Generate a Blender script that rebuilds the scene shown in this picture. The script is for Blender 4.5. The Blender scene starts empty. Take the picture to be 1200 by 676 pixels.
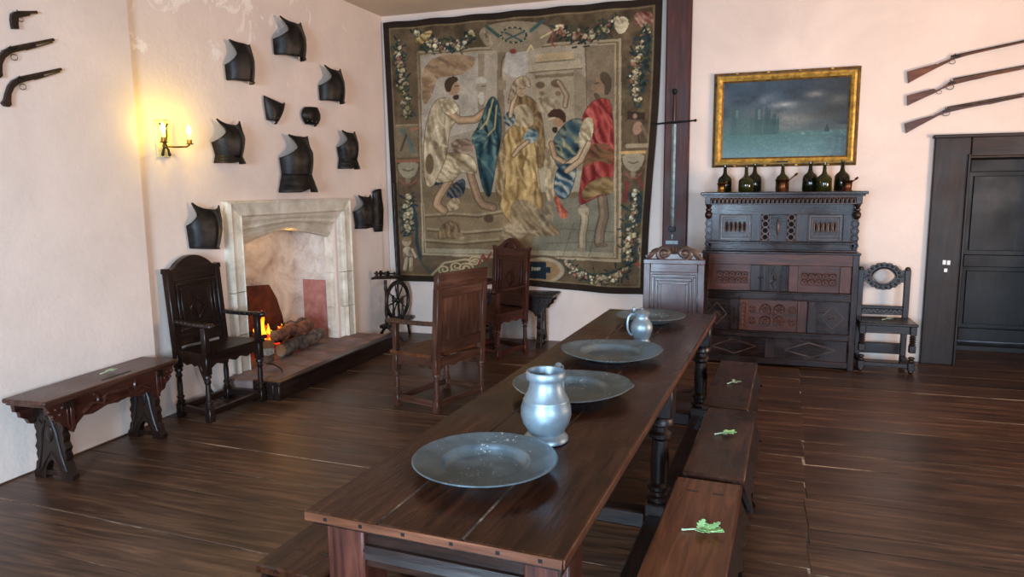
import bpy, math, random
import numpy as np
from mathutils import Matrix, Vector
random.seed(7); rng = np.random.default_rng(7)
PI = math.pi
S = bpy.context.scene
COL = S.collection

# ------------------------------------------------------------------ camera, world, light, exposure
F_PX, IMG_W, IMG_H, EYE = 830.0, 1200.0, 676.0, 1.6
vy = np.array([274.0, -119.0, F_PX]); vy /= np.linalg.norm(vy)
vx = np.array([2550.0, 90.0, -F_PX]); vx = vx - vx.dot(vy) * vy; vx /= np.linalg.norm(vx)
vz = np.cross(vx, vy)
if vz[1] > 0: vz = -vz
RC = np.stack([vx, vy, vz])                     # world = RC @ (right, down, forward)
cam = bpy.data.cameras.new('camera'); cam.sensor_width = 36; cam.lens = 36 * F_PX / IMG_W
cam.clip_start = 0.05
co = bpy.data.objects.new('camera', cam); COL.objects.link(co)
M = Matrix.Identity(4)
for i in range(3):
    M[i][0] = RC[i, 0]; M[i][1] = -RC[i, 1]; M[i][2] = -RC[i, 2]
M[2][3] = EYE
co.matrix_world = M
S.camera = co

S.view_settings.view_transform = 'Standard'
S.view_settings.look = 'None'
S.view_settings.gamma = 1
S.view_settings.exposure = 0.50
S.view_settings.use_curve_mapping = False

wd = bpy.data.worlds.new('sky'); S.world = wd; wd.use_nodes = True
wd.node_tree.nodes['Background'].inputs[0].default_value = (0.62, 0.76, 1.0, 1)
wd.node_tree.nodes['Background'].inputs[1].default_value = 1.0

def area(name, loc, target, sx, sy, power, color, spread=180):
    l = bpy.data.lights.new(name, 'AREA'); l.shape = 'RECTANGLE'; l.size = sx; l.size_y = sy
    l.energy = power; l.color = color; l.spread = math.radians(spread)
    o = bpy.data.objects.new(name, l); COL.objects.link(o); o.location = loc
    d = Vector(target) - Vector(loc)
    o.rotation_euler = d.to_track_quat('-Z', 'Y').to_euler()
    return o
COOL = (0.56, 0.77, 1.0); WARM = (1.0, 0.68, 0.46)
# daylight through the three windows behind and beside the camera
area('daylight_front_a', (-1.1, -2.55, 1.55), (-1.9, 3.5, -1.4), 1.5, 1.5, 235, COOL, 130)
area('daylight_front_b', (3.1, -2.55, 1.55), (1.0, 3.5, -1.2), 1.5, 1.5, 150, COOL, 140)
area('daylight_right', (4.05, 3.9, 1.35), (-.6, 5.6, 3.6), 1.3, 1.0, 80, WARM, 125)

# ------------------------------------------------------------------ mesh helpers
def lin(c):
    return tuple(((v / 255 + 0.055) / 1.055) ** 2.4 if v / 255 > 0.04045 else v / 255 / 12.92 for v in c[:3]) + (1,)

class MB:
    def __init__(s, M=None): s.v = []; s.f = []; s.mi = []; s.M = M or Matrix()
    def add(s, vs, fs, mi=0):
        n = len(s.v)
        s.v += [tuple(s.M @ Vector(p)) for p in vs]
        s.f += [tuple(i + n for i in f) for f in fs]; s.mi += [mi] * len(fs)
        return s
    def box(s, c, d, b=0.004, rot=None, mi=0):
        hx, hy, hz = d[0] / 2, d[1] / 2, d[2] / 2
        b = min(b, 0.45 * min(hx, hy, hz) * 2 * .5)
        vs = []; idx = {}
        for sx in (-1, 1):
            for sy in (-1, 1):
                for sz in (-1, 1):
                    for k in range(3):
                        p = [sx * (hx - (b if k != 0 else 0)), sy * (hy - (b if k != 1 else 0)), sz * (hz - (b if k != 2 else 0))]
                        idx[(sx, sy, sz, k)] = len(vs)
                        p = Vector(p)
                        if rot is not None: p = rot @ p
                        vs.append(tuple(p + Vector(c)))
        fs = []
        q = ((-1, -1), (1, -1), (1, 1), (-1, 1))
        for g in (-1, 1):
            fs.append([idx[(g, a, e, 0)] for a, e in q]); fs.append([idx[(a, g, e, 1)] for a, e in q]); fs.append([idx[(a, e, g, 2)] for a, e in q])
        for a in (-1, 1):
            for e in (-1, 1):
                fs.append([idx[(a, e, -1, 0)], idx[(a, e, 1, 0)], idx[(a, e, 1, 1)], idx[(a, e, -1, 1)]])
                fs.append([idx[(a, -1, e, 0)], idx[(a, 1, e, 0)], idx[(a, 1, e, 2)], idx[(a, -1, e, 2)]])
                fs.append([idx[(-1, a, e, 1)], idx[(1, a, e, 1)], idx[(1, a, e, 2)], idx[(-1, a, e, 2)]])
                for g in (-1, 1): fs.append([idx[(a, e, g, 0)], idx[(a, e, g, 1)], idx[(a, e, g, 2)]])
        return s.add(vs, fs, mi)
    def bb(s, x0, x1, y0, y1, z0, z1, b=0.004, mi=0):
        return s.box(((x0 + x1) / 2, (y0 + y1) / 2, (z0 + z1) / 2), (abs(x1 - x0), abs(y1 - y0), abs(z1 - z0)), b, None, mi)
    def bar(s, p0, p1, w, h, b=0.003, up=(0, 0, 1)):
        p0 = Vector(p0); p1 = Vector(p1); d = (p1 - p0); L = d.length; x = d / L
        u = Vector(up)
        if abs(x.dot(u)) > 0.97: u = Vector((0, 1, 0))
        y = u.cross(x).normalized(); z = x.cross(y)
        R = Matrix((x, y, z)).transposed()
        return s.box((p0 + p1) / 2, (L, w, h), b, R)
    def lathe(s, prof, c=(0, 0, 0), seg=20, R=None, sx=1, sy=1):
        vs = []; fs = []; R = R or Matrix.Identity(3); c = Vector(c)
        for r, z in prof:
            for k in range(seg):
                a = 2 * PI * k / seg
                vs.append(tuple(c + R @ Vector((sx * max(r, 1e-4) * math.cos(a), sy * max(r, 1e-4) * math.sin(a), z))))
        n = len(prof)
        for i in range(n - 1):
            for k in range(seg):
                k2 = (k + 1) % seg
                fs.append((i * seg + k, i * seg + k2, (i + 1) * seg + k2, (i + 1) * seg + k))
        if prof[0][0] > 1e-4: fs.append(tuple(range(seg)))
        if prof[-1][0] > 1e-4: fs.append(tuple((n - 1) * seg + k for k in range(seg)))
        return s.add(vs, fs)
    def tube(s, pts, rad, seg=8, closed=False, flat=1.0, up=(0, 0, 1)):
        P = [Vector(p) for p in pts]; n = len(P)
        rad = [rad] * n if not hasattr(rad, '__len__') else list(rad)
        vs = []; fs = []; prev = None
        for i in range(n):
            if closed: t = P[(i + 1) % n] - P[i - 1]
            else: t = P[min(i + 1, n - 1)] - P[max(i - 1, 0)]
            if t.length < 1e-9: t = Vector((0, 0, 1))
            t.normalize()
            if prev is None:
                u = Vector(up)
                if abs(u.dot(t)) > 0.95: u = Vector((1, 0, 0)) if abs(t.x) < .9 else Vector((0, 1, 0))
                a = u - u.dot(t) * t
            else: a = prev - prev.dot(t) * t
            if a.length < 1e-6: a = Vector((1, 0, 0)) - t.x * t
            a.normalize(); prev = a; b2 = t.cross(a)
            for k in range(seg):
                w = 2 * PI * k / seg
                vs.append(tuple(P[i] + rad[i] * (math.cos(w) * a * flat + math.sin(w) * b2)))
        for i in range(n if closed else n - 1):
            j = (i + 1) % n
            for k in range(seg):
                k2 = (k + 1) % seg
                fs.append((i * seg + k, i * seg + k2, j * seg + k2, j * seg + k))
        if not closed: fs += [tuple(range(seg)), tuple((n - 1) * seg + k for k in range(seg))]
        return s.add(vs, fs)
    def prism(s, poly, a, b, plane='xz', b_=0.0, mi=0):
        """extrude a polygon along the axis normal to its plane, from a to b"""
        n = len(poly)
        def mk(p, t):
            return {'xz': (p[0], t, p[1]), 'yz': (t, p[0], p[1]), 'xy': (p[0], p[1], t)}[plane]
        vs = [mk(p, a) for p in poly] + [mk(p, b) for p in poly]
        fs = [tuple(range(n)), tuple(range(2 * n - 1, n - 1, -1))]
        fs += [(i, (i + 1) % n, n + (i + 1) % n, n + i) for i in range(n)]
        return s.add(vs, fs, mi)
    def ell(s, c, r, seg=14, rings=8, R=None):
        prof = [(math.sin(PI * i / rings), -math.cos(PI * i / rings)) for i in range(rings + 1)]
        vs = []; fs = []; c = Vector(c)
        for q, z in prof:
            for k in range(seg):
                a = 2 * PI * k / seg
                p = Vector((r[0] * max(q, 1e-3) * math.cos(a), r[1] * max(q, 1e-3) * math.sin(a), r[2] * z))
                if R is not None: p = R @ p
                vs.append(tuple(c + p))
        for i in range(rings):
            for k in range(seg):
                k2 = (k + 1) % seg
                fs.append((i * seg + k, i * seg + k2, (i + 1) * seg + k2, (i + 1) * seg + k))
        return s.add(vs, fs)
    def ring(s, c, R, r, plane='xz', seg=20, ts=6, ry=None, a0=0, a1=2 * PI):
        ry = ry or R; full = abs(a1 - a0 - 2 * PI) < 1e-6
        n = seg if full else seg + 1
        pts = []
        for k in range(n):
            a = a0 + (a1 - a0) * k / seg
            u, w = R * math.cos(a), ry * math.sin(a)
            pts.append({'xz': (c[0] + u, c[1], c[2] + w), 'yz': (c[0], c[1] + u, c[2] + w), 'xy': (c[0] + u, c[1] + w, c[2])}[plane])
        return s.tube(pts, r, ts, closed=full)
    def grid(s, fn, nu, nv):
        vs = [fn(i / nu, j / nv) for j in range(nv + 1) for i in range(nu + 1)]
        fs = [(j * (nu + 1) + i, j * (nu + 1) + i + 1, (j + 1) * (nu + 1) + i + 1, (j + 1) * (nu + 1) + i) for j in range(nv) for i in range(nu)]
        return s.add(vs, fs)
    def build(s, name, mats, parent=None, smooth=True, ang=38, recalc=True):
        me = bpy.data.meshes.new(name); me.from_pydata(s.v, [], s.f)
        for m in (mats if isinstance(mats, (list, tuple)) else [mats]): me.materials.append(m)
        if any(s.mi): me.polygons.foreach_set('material_index', s.mi)
        if recalc:
            import bmesh
            bm = bmesh.new(); bm.from_mesh(me); bmesh.ops.recalc_face_normals(bm, faces=bm.faces[:]); bm.to_mesh(me); bm.free()
        if smooth:
            me.polygons.foreach_set('use_smooth', [True] * len(me.polygons))
            me.set_sharp_from_angle(angle=math.radians(ang))
        me.update()
        o = bpy.data.objects.new(name, me); COL.objects.link(o)
        if parent is not None: o.parent = parent
        return o

def tag(o, label=None, cat=None, group=None, kind=None):
    if label: o['label'] = label
    if cat: o['category'] = cat
    if group: o['group'] = group
    if kind: o['kind'] = kind
    return o
def thing(name, label, cat, loc=(0, 0, 0), rz=0.0, group=None, rot=None):
    o = bpy.data.objects.new(name, None); COL.objects.link(o); o.empty_display_size = .1
    o.location = loc; o.rotation_euler = rot if rot else (0, 0, rz)
    return tag(o, label, cat, group)
def copy_tree(o, parent=None):
    c = o.copy(); COL.objects.link(c)
    if parent is not None: c.parent = parent
    for ch in [x for x in bpy.data.objects if x.parent == o]: copy_tree(ch, c)
    return c

# ------------------------------------------------------------------ materials
def newmat(name):
    m = bpy.data.materials.new(name); m.use_nodes = True
    nt = m.node_tree; return m, nt, nt.nodes, nt.links, nt.nodes['Principled BSDF']
def ramp(N, stops):
    r = N.new('ShaderNodeValToRGB'); e = r.color_ramp.elements
    e[0].position, e[0].color = stops[0][0], lin(stops[0][1])
    e[1].position, e[1].color = stops[-1][0], lin(stops[-1][1])
    for p, c in stops[1:-1]:
        k = e.new(p); k.color = lin(c)
    return r
def noise(N, L, vec, scale, detail=5, rough=.55, dist=0.0):
    n = N.new('ShaderNodeTexNoise'); n.inputs['Scale'].default_value = scale; n.inputs['Detail'].default_value = detail
    n.inputs['Roughness'].default_value = rough; n.inputs['Distortion'].default_value = dist
    L.new(vec, n.inputs['Vector']); return n
def coords(N, L, scale=(1, 1, 1), rnd=True):
    t = N.new('ShaderNodeTexCoord'); mp = N.new('ShaderNodeMapping'); mp.inputs['Scale'].default_value = scale
    L.new(t.outputs['Object'], mp.inputs['Vector'])
    if rnd:
        oi = N.new('ShaderNodeObjectInfo'); k = N.new('ShaderNodeMath'); k.operation = 'MULTIPLY'; k.inputs[1].default_value = 13.0
        L.new(oi.outputs['Random'], k.inputs[0]); L.new(k.outputs[0], mp.inputs['Location'])
    return mp.outputs[0]
def mixc(N, L, fac, a, b, mode='MIX'):
    m = N.new('ShaderNodeMix'); m.data_type = 'RGBA'; m.blend_type = mode
    for sock, v in ((m.inputs[0], fac), (m.inputs[6], a), (m.inputs[7], b)):
        if isinstance(v, (int, float)): sock.default_value = v
        elif isinstance(v, tuple): sock.default_value = v
        else: L.new(v, sock)
    return m.outputs[2]
def mrange(N, L, v, a, b, c, d):
    r = N.new('ShaderNodeMapRange'); r.inputs[1].default_value = a; r.inputs[2].default_value = b
    r.inputs[3].default_value = c; r.inputs[4].default_value = d; L.new(v, r.inputs[0]); return r.outputs[0]
def bump(N, L, h, P, strength=.2, dist=.01):
    b = N.new('ShaderNodeBump'); b.inputs['Strength'].default_value = strength; b.inputs['Distance'].default_value = dist
    L.new(h, b.inputs['Height']); L.new(b.outputs[0], P.inputs['Normal']); return b

_W = {}
WOODS = {   # dark, mid, light, roughness
    'dark':   ((14, 8, 6), (32, 18, 13), (54, 33, 24), .32),
    'black':  ((11, 8, 7), (24, 17, 14), (42, 30, 25), .34),
    'red':    ((34, 14, 10), (66, 32, 23), (92, 49, 36), .32),
    'mid':    ((48, 27, 19), (78, 48, 36), (104, 70, 54), .34),
    'warm':   ((60, 30, 16), (94, 53, 31), (124, 76, 48), .33),
    'table':  ((28, 13, 7), (58, 31, 18), (86, 50, 31), .22),
    'cab':    ((16, 9, 7), (36, 20, 15), (60, 36, 27), .25),
    'cabred': ((38, 17, 10), (72, 36, 23), (98, 55, 36), .32),
    'worn':   ((44, 29, 23), (78, 56, 46), (116, 90, 76), .30),  # worn oak, lightened further so the carvings carry painted highlights
    'post':   ((44, 19, 15), (72, 34, 28), (92, 50, 41), .55),
    'door':   ((22, 14, 10), (40, 27, 21), (56, 40, 33), .45),
    'edge':   ((66, 34, 20), (100, 58, 37), (128, 80, 54), .38),
    'stool':  ((36, 19, 13), (62, 36, 25), (86, 54, 40), .28),
}
def wood(kind, axis='x', rough=None):
    key = (kind, axis, rough)
    if key in _W: return _W[key]
    d, mi, l, ro = WOODS[kind]; ro = rough or ro
    m, nt, N, L, P = newmat(f'wood {kind} along {axis}')
    sc = {'x': (.09, 1, 1), 'y': (1, .09, 1), 'z': (1, 1, .09)}[axis]
    v = coords(N, L, sc); v2 = coords(N, L, (1, 1, 1))
    n1 = noise(N, L, v, 34, 7, .62, .7); n2 = noise(N, L, v2, 3.2, 3, .5)
    n3 = noise(N, L, v, 120, 3, .6)
    r = ramp(N, [(.28, d), (.52, mi), (.76, l)]); L.new(n1.outputs[0], r.inputs[0])
    t = mrange(N, L, n2.outputs[0], .3, .7, .68, 1.22)
    mul = mixc(N, L, 1.0, r.outputs[0], t, 'MULTIPLY')
    L.new(mul, P.inputs['Base Color'])
    L.new(mrange(N, L, n2.outputs[0], .3, .7, ro - .07, ro + .12), P.inputs['Roughness'])
    P.inputs['Specular IOR Level'].default_value = .30 if kind in ('cab', 'cabred', 'door', 'table', 'stool', 'warm', 'mid') else .42
    ad = N.new('ShaderNodeMath'); ad.operation = 'ADD'; L.new(n1.outputs[0], ad.inputs[0]); L.new(n3.outputs[0], ad.inputs[1])
    bump(N, L, ad.outputs[0], P, .16, .004)
    _W[key] = m; return m

def simple(name, col, rough=.5, metal=0, var=.15, scale=8, spec=.5, bs=.1, bd=.004, emit=None, es=0, col2=None):
    m, nt, N, L, P = newmat(name)
    v = coords(N, L); n = noise(N, L, v, scale, 6, .6, .3)
    c2 = col2 or tuple(max(0, x * (1 - 2 * var)) for x in col); c1 = col if col2 else tuple(min(255, x * (1 + var)) for x in col)
    r = ramp(N, [(.3, c2), (.7, c1)]); L.new(n.outputs[0], r.inputs[0]); L.new(r.outputs[0], P.inputs['Base Color'])
    P.inputs['Metallic'].default_value = metal; P.inputs['Specular IOR Level'].default_value = spec
    L.new(mrange(N, L, n.outputs[0], .3, .7, max(.03, rough - .08), rough + .08), P.inputs['Roughness'])
    if bs: bump(N, L, n.outputs[0], P, bs, bd)
    if emit: P.inputs['Emission Color'].default_value = lin(emit); P.inputs['Emission Strength'].default_value = es
    return m

def plaster(name, base, patches=False):
    m, nt, N, L, P = newmat(name)
    v = coords(N, L, rnd=False)
    a = noise(N, L, v, 1.1, 5, .6, .4); b = noise(N, L, v, 22, 6, .65); c = noise(N, L, v, 4.5, 6, .6, .6)
    r = ramp(N, [(.3, tuple(x * .94 for x in base)), (.7, tuple(min(255, x * 1.03) for x in base))]); L.new(a.outputs[0], r.inputs[0])
    out = r.outputs[0]
    h = N.new('ShaderNodeMath'); h.operation = 'MULTIPLY_ADD'; L.new(c.outputs[0], h.inputs[0]); h.inputs[1].default_value = 1.6; L.new(b.outputs[0], h.inputs[2])
    hh = h.outputs[0]
    if patches:      # flaked limewash on the upper part of the wall
        t = N.new('ShaderNodeTexCoord'); sx = N.new('ShaderNodeSeparateXYZ'); L.new(t.outputs['Object'], sx.inputs[0])
        p = noise(N, L, v, 3.4, 9, .72, .9)
        zz = mrange(N, L, sx.outputs['Z'], 1.9, 3.1, -.13, .085)
        xx = mrange(N, L, sx.outputs['X'], 1.2, 2.4, .03, -.12)
        s1 = N.new('ShaderNodeMath'); s1.operation = 'ADD'; L.new(p.outputs[0], s1.inputs[0]); L.new(zz, s1.inputs[1])
        s2 = N.new('ShaderNodeMath'); s2.operation = 'ADD'; L.new(s1.outputs[0], s2.inputs[0]); L.new(xx, s2.inputs[1])
        msk = mrange(N, L, s2.outputs[0], .595, .645, 0, .85)
        out = mixc(N, L, msk, out, lin((244, 232, 220)))
        h2 = N.new('ShaderNodeMath'); h2.operation = 'MULTIPLY_ADD'; L.new(msk, h2.inputs[0]); h2.inputs[1].default_value = -.7; L.new(hh, h2.inputs[2]); hh = h2.outputs[0]
    L.new(out, P.inputs['Base Color']); P.inputs['Roughness'].default_value = .88; P.inputs['Specular IOR Level'].default_value = .25
    bump(N, L, hh, P, .22, .012)
    return m

def vcol_mat(name, rough=.9, weave=0.0):
    m, nt, N, L, P = newmat(name)
    a = N.new('ShaderNodeVertexColor'); a.layer_name = 'Col'
    v = coords(N, L, rnd=False); n = noise(N, L, v, 55, 3, .6)
    t = mrange(N, L, n.outputs[0], .3, .7, .86, 1.12)
    L.new(mixc(N, L, 1.0, a.outputs[0], t, 'MULTIPLY'), P.inputs['Base Color'])
    P.inputs['Roughness'].default_value = rough; P.inputs['Specular IOR Level'].default_value = .2 if weave else .25
    if weave:
        w = N.new('ShaderNodeTexWave'); w.inputs['Scale'].default_value = 60; w.bands_direction = 'Z'; L.new(v, w.inputs['Vector'])
        bump(N, L, w.outputs[0], P, weave, .002)
    else: bump(N, L, n.outputs[0], P, .08, .002)
    return m

WALL = (228, 209, 196)
M_wall = plaster('cream limewashed plaster', WALL)
M_wallh = plaster('flaking limewashed plaster', WALL, True)
M_ceil = plaster('ceiling plaster', (214, 194, 170))
M_iron = simple('blackened armour steel', (46, 43, 41), .46, .75, .25, 9, bs=.14)
M_iron2 = simple('dark gun iron', (52, 46, 42), .42, .8, .2, 30)
M_irondk = simple('black wrought iron', (24, 22, 22), .5, .5, .2, 14)
M_rim = simple('bare steel rim', (120, 106, 92), .4, .8)
M_leather = simple('tan lining leather', (150, 118, 76), .8)
M_pewter = simple('dull pewter', (124, 142, 152), .40, .75, .16, 16, bs=.08, col2=(96, 113, 122))
M_pewterj = simple('polished pewter', (150, 165, 174), .44, .7, .12, 12, bs=.06, col2=(126, 141, 150))
def speckle(m):
    N, L = m.node_tree.nodes, m.node_tree.links; P = N['Principled BSDF']; src = P.inputs['Base Color'].links[0].from_socket
    v = coords(N, L); a = noise(N, L, v, 95, 2, .5); b = noise(N, L, v, 9, 3, .5)
    k = N.new('ShaderNodeMath'); k.operation = 'MULTIPLY_ADD'; L.new(b.outputs[0], k.inputs[0]); k.inputs[1].default_value = .45; L.new(a.outputs[0], k.inputs[2])
    f = mrange(N, L, k.outputs[0], .925, .945, 0, .85)
    L.new(mixc(N, L, f, src, lin((226, 230, 228))), P.inputs['Base Color'])
speckle(M_pewter)
M_brass = simple('aged brass', (140, 100, 46), .3, .95, .2, 14)
M_copper = simple('coppery bronze', (92, 56, 38), .34, .95, .2, 14)
M_gold = simple('gilt gesso', (226, 172, 84), .38, .55, .2, 18, bs=.25)
M_golddk = simple('tarnished gilt', (120, 90, 46), .5, .55, .2, 20, bs=.3)
M_white = simple('white plastic', (232, 230, 224), .4, 0, .02)
M_leaf = simple('fresh green leaf', (164, 208, 138), .55, 0, .15)
M_leafp = simple('pale drying leaf', (178, 194, 152), .6, 0, .15)
M_stem = simple('green stem', (176, 196, 160), .6, 0, .1)
M_cord = simple('black rubber cord', (18, 18, 19), .5)
M_rust = simple('rusty iron plate', (96, 50, 30), .75, .3, .25, 9, bs=.3)
M_bark = simple('brown bark', (128, 84, 64), .9, 0, .35, 16, bs=.9, bd=.012)
M_barkgrey = simple('grey burnt bark', (96, 84, 76), .95, 0, .4, 18, bs=.9, bd=.012)
M_logend = simple('cut log end', (168, 124, 86), .85, 0, .12, 20)
M_coal = simple('dark coal', (28, 25, 26), .85, 0, .3, 18, bs=.6)
M_ember = simple('glowing ember', (90, 20, 14), .8, 0, .2, 18, emit=(255, 52, 18), es=1.6)
M_slate = simple('rough hearth stone', (156, 124, 114), .8, 0, .24, 7, bs=.8, bd=.02, col2=(104, 92, 92))
M_blue_label = simple('pale blue printed label', (120, 150, 160), .5)
M_dark_label = simple('dark printed line', (40, 50, 58), .6)
M_cream_tag = simple('pale emblem card', (186, 190, 184), .6)

def stone_mat():
    m, nt, N, L, P = newmat('limewashed fireplace stone')
    v = coords(N, L, rnd=False); a = noise(N, L, v, 5, 8, .65, .5); b = noise(N, L, v, 46, 5, .7)
    g = N.new('ShaderNodeNewGeometry')
    r = ramp(N, [(.25, (176, 163, 142)), (.5, (214, 203, 184)), (.72, (238, 231, 218))]); L.new(a.outputs[0], r.inputs[0])
    t = mrange(N, L, g.outputs['Random Per Island'], 0, 1, .84, 1.08)
    L.new(mixc(N, L, 1.0, r.outputs[0], t, 'MULTIPLY'), P.inputs['Base Color'])
    P.inputs['Roughness'].default_value = .88; P.inputs['Specular IOR Level'].default_value = .2
    ad = N.new('ShaderNodeMath'); ad.operation = 'ADD'; L.new(a.outputs[0], ad.inputs[0]); L.new(b.outputs[0], ad.inputs[1])
    bump(N, L, ad.outputs[0], P, .5, .012); return m
M_stone = stone_mat()
def firebox_mat():
    m, nt, N, L, P = newmat('smoke stained firebox stone')
    v = coords(N, L, rnd=False); a = noise(N, L, v, 3.2, 8, .68, .8); b = noise(N, L, v, 30, 5, .7); c = noise(N, L, v, 1.7, 5, .6, .3)
    r = ramp(N, [(.24, (152, 124, 108)), (.40, (208, 190, 176)), (.60, (234, 224, 212)), (.78, (214, 186, 178))]); L.new(a.outputs[0], r.inputs[0])
    sm = mrange(N, L, c.outputs[0], .34, .54, .72, 1.04)
    L.new(mixc(N, L, 1.0, r.outputs[0], sm, 'MULTIPLY'), P.inputs['Base Color'])
    P.inputs['Roughness'].default_value = .92; P.inputs['Specular IOR Level'].default_value = .15
    ad = N.new('ShaderNodeMath'); ad.operation = 'ADD'; L.new(a.outputs[0], ad.inputs[0]); L.new(b.outputs[0], ad.inputs[1])
    bump(N, L, ad.outputs[0], P, .7, .02); return m
M_firebox = firebox_mat()
M_brickp = simple('old red brick patch', (196, 138, 126), .9, 0, .22, 9, bs=.6, bd=.012, col2=(150, 90, 78))
def glass_mat(name, col, rough=.06):
    m, nt, N, L, P = newmat(name)
    P.inputs['Base Color'].default_value = lin(col); P.inputs['Roughness'].default_value = rough
    P.inputs['Transmission Weight'].default_value = .75; P.inputs['IOR'].default_value = 1.48; return m
M_bottle = glass_mat('dark olive bottle glass', (70, 74, 22))
M_bottle2 = glass_mat('blackish bottle glass', (44, 46, 22))
def emit_mat(name, col, st):
    m, nt, N, L, P = newmat(name); P.inputs['Base Color'].default_value = lin(col)
    P.inputs['Emission Color'].default_value = lin(col); P.inputs['Emission Strength'].default_value = st; return m
M_bulb = emit_mat('lit candle bulb', (255, 222, 120), 14)
def flame_mat():
    m, nt, N, L, P = newmat('flame'); t = N.new('ShaderNodeTexCoord'); sp = N.new('ShaderNodeSeparateXYZ'); L.new(t.outputs['Generated'], sp.inputs[0])
    r = ramp(N, [(0, (255, 90, 10)), (.4, (255, 176, 40)), (.75, (255, 120, 20)), (1, (220, 60, 10))]); L.new(sp.outputs['Z'], r.inputs[0])
    L.new(r.outputs[0], P.inputs['Emission Color']); P.inputs['Emission Strength'].default_value = 2.4
    P.inputs['Base Color'].default_value = lin((120, 40, 10)); return m
M_flame = flame_mat()

def floor_mats():
    m, nt, N, L, P = newmat('wide dark waxed floorboards')
    v = coords(N, L, (.07, 1, 1), False); v2 = coords(N, L, (1, 1, 1), False)
    g = N.new('ShaderNodeNewGeometry')
    off = N.new('ShaderNodeVectorMath'); off.operation = 'ADD'; L.new(v, off.inputs[0])
    sc = N.new('ShaderNodeMath'); sc.operation = 'MULTIPLY'; sc.inputs[1].default_value = 31; L.new(g.outputs['Random Per Island'], sc.inputs[0]); L.new(sc.outputs[0], off.inputs[1])
    n1 = noise(N, L, off.outputs[0], 26, 8, .62, .8); n2 = noise(N, L, v2, 1.6, 5, .6, .3); n3 = noise(N, L, off.outputs[0], 9, 6, .7, .5)
    r = ramp(N, [(.25, (32, 20, 14)), (.5, (72, 48, 34)), (.78, (118, 84, 61))]); L.new(n1.outputs[0], r.inputs[0])
    t1 = mrange(N, L, g.outputs['Random Per Island'], 0, 1, .74, 1.22); t2 = mrange(N, L, n2.outputs[0], .32, .68, .66, 1.3)
    c = mixc(N, L, 1.0, mixc(N, L, 1.0, r.outputs[0], t1, 'MULTIPLY'), t2, 'MULTIPLY')
    dust = mrange(N, L, n3.outputs[0], .66, .76, 0, .40)
    c = mixc(N, L, dust, c, lin((150, 122, 102)))
    L.new(c, P.inputs['Base Color']); L.new(mrange(N, L, n2.outputs[0], .3, .7, .30, .46), P.inputs['Roughness'])
    bump(N, L, n1.outputs[0], P, .25, .006); P.inputs['Specular IOR Level'].default_value = .36
    d, nt, N, L, P = newmat('dusty floor seams')
    v = coords(N, L, (.35, 1, 1), False); a = noise(N, L, v, 3.2, 7, .7, .2)
    r = ramp(N, [(.44, (20, 14, 11)), (.52, (92, 74, 60)), (.60, (196, 178, 158))]); L.new(a.outputs[0], r.inputs[0]); L.new(r.outputs[0], P.inputs['Base Color'])
    P.inputs['Roughness'].default_value = .95
    return m, d
M_floor, M_seam = floor_mats()

# ------------------------------------------------------------------ the room
XL, YB, ZC, XR, YF = -3.88, 7.16, 3.46, 4.15, -2.62
def struct(o): return tag(o, kind='structure')
# floor: boards run across the room, with one break line
mb = MB()
mb.add([(-4.5, YF - .1, -.0008), (XR + .1, YF - .1, -.0008), (XR + .1, 8.6, -.0008), (-4.5, 8.6, -.0008)], [(0, 1, 2, 3)], 1)
def board(p00, p10, p11, p01, dz):
    b = .003
    top = [p00, p10, p11, p01]
    vs = [(p[0], p[1], -.03) for p in top] + [(p[0], p[1], dz - b) for p in top]
    cx = sum(p[0] for p in top) / 4; cy = sum(p[1] for p in top) / 4
    ins = [(p[0] + (b if p[0] < cx else -b), p[1] + (b if p[1] < cy else -b), dz) for p in top]
    vs += ins
    fs = [(i, (i + 1) % 4, 4 + (i + 1) % 4, 4 + i) for i in range(4)] + [(4 + i, 4 + (i + 1) % 4, 8 + (i + 1) % 4, 8 + i) for i in range(4)] + [(8, 9, 10, 11)]
    mb.add(vs, fs, 0)
def jx(y): return .323 + .0555 * (y - 3.24)
def run(ys, slope, xa, xb, x_ref):
    for y0, y1 in zip(ys[:-1], ys[1:]):
        g = random.choice((.002, .003, .005, .007, .009, .011))
        xl, xr = xa(y0), xb(y0)
        f = lambda x, y: y + slope * (x - x_ref) + random.uniform(-.004, .004)
        dz = random.uniform(-.0015, .0015)
        board((xl, f(xl, y0 + g)), (xr, f(xr, y0 + g)), (xr, f(xr, y1 - g * .3)), (xl, f(xl, y1 - g * .3)), dz + .0015)
ysL = [-2.9]
while ysL[-1] < 8.8: ysL.append(ysL[-1] + random.uniform(.27, .40))
for tgt in (2.20, 2.52, 2.93, 3.20, 3.53):
    k = min(range(len(ysL)), key=lambda i: abs(ysL[i] - tgt)); ysL[k] = tgt
ysL = sorted(ysL); ysL = [y for i, y in enumerate(ysL) if i == 0 or y - ysL[i - 1] > .1]
run(ysL, -.046, lambda y: -4.5, lambda y: jx(y) - .003, -3.0)
ysR = [-2.9]
while ysR[-1] < 8.8: ysR.append(ysR[-1] + random.uniform(.27, .36))
for tgt in (3.42, 3.78, 4.05, 4.26, 4.66, 5.0, 5.4): 
    k = min(range(len(ysR)), key=lambda i: abs(ysR[i] - tgt)); ysR[k] = tgt
ysR = sorted(ysR); ysR = [y for i, y in enumerate(ysR) if i == 0 or y - ysR[i - 1] > .1]
run(ysR, .008, lambda y: jx(y) + .003, lambda y: XR + .1, .4)
struct(mb.build('floor', [M_floor, M_seam], recalc=False))

struct(MB().bb(-4.6, XR + .3, YF - .3, YB + .3, ZC, ZC + .1, 0).build('ceiling', M_ceil))
struct(MB().bb(XL - .35, XL, YF - .3, 3.83, 0, ZC, .012).build('wall_left', M_wall))
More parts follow.
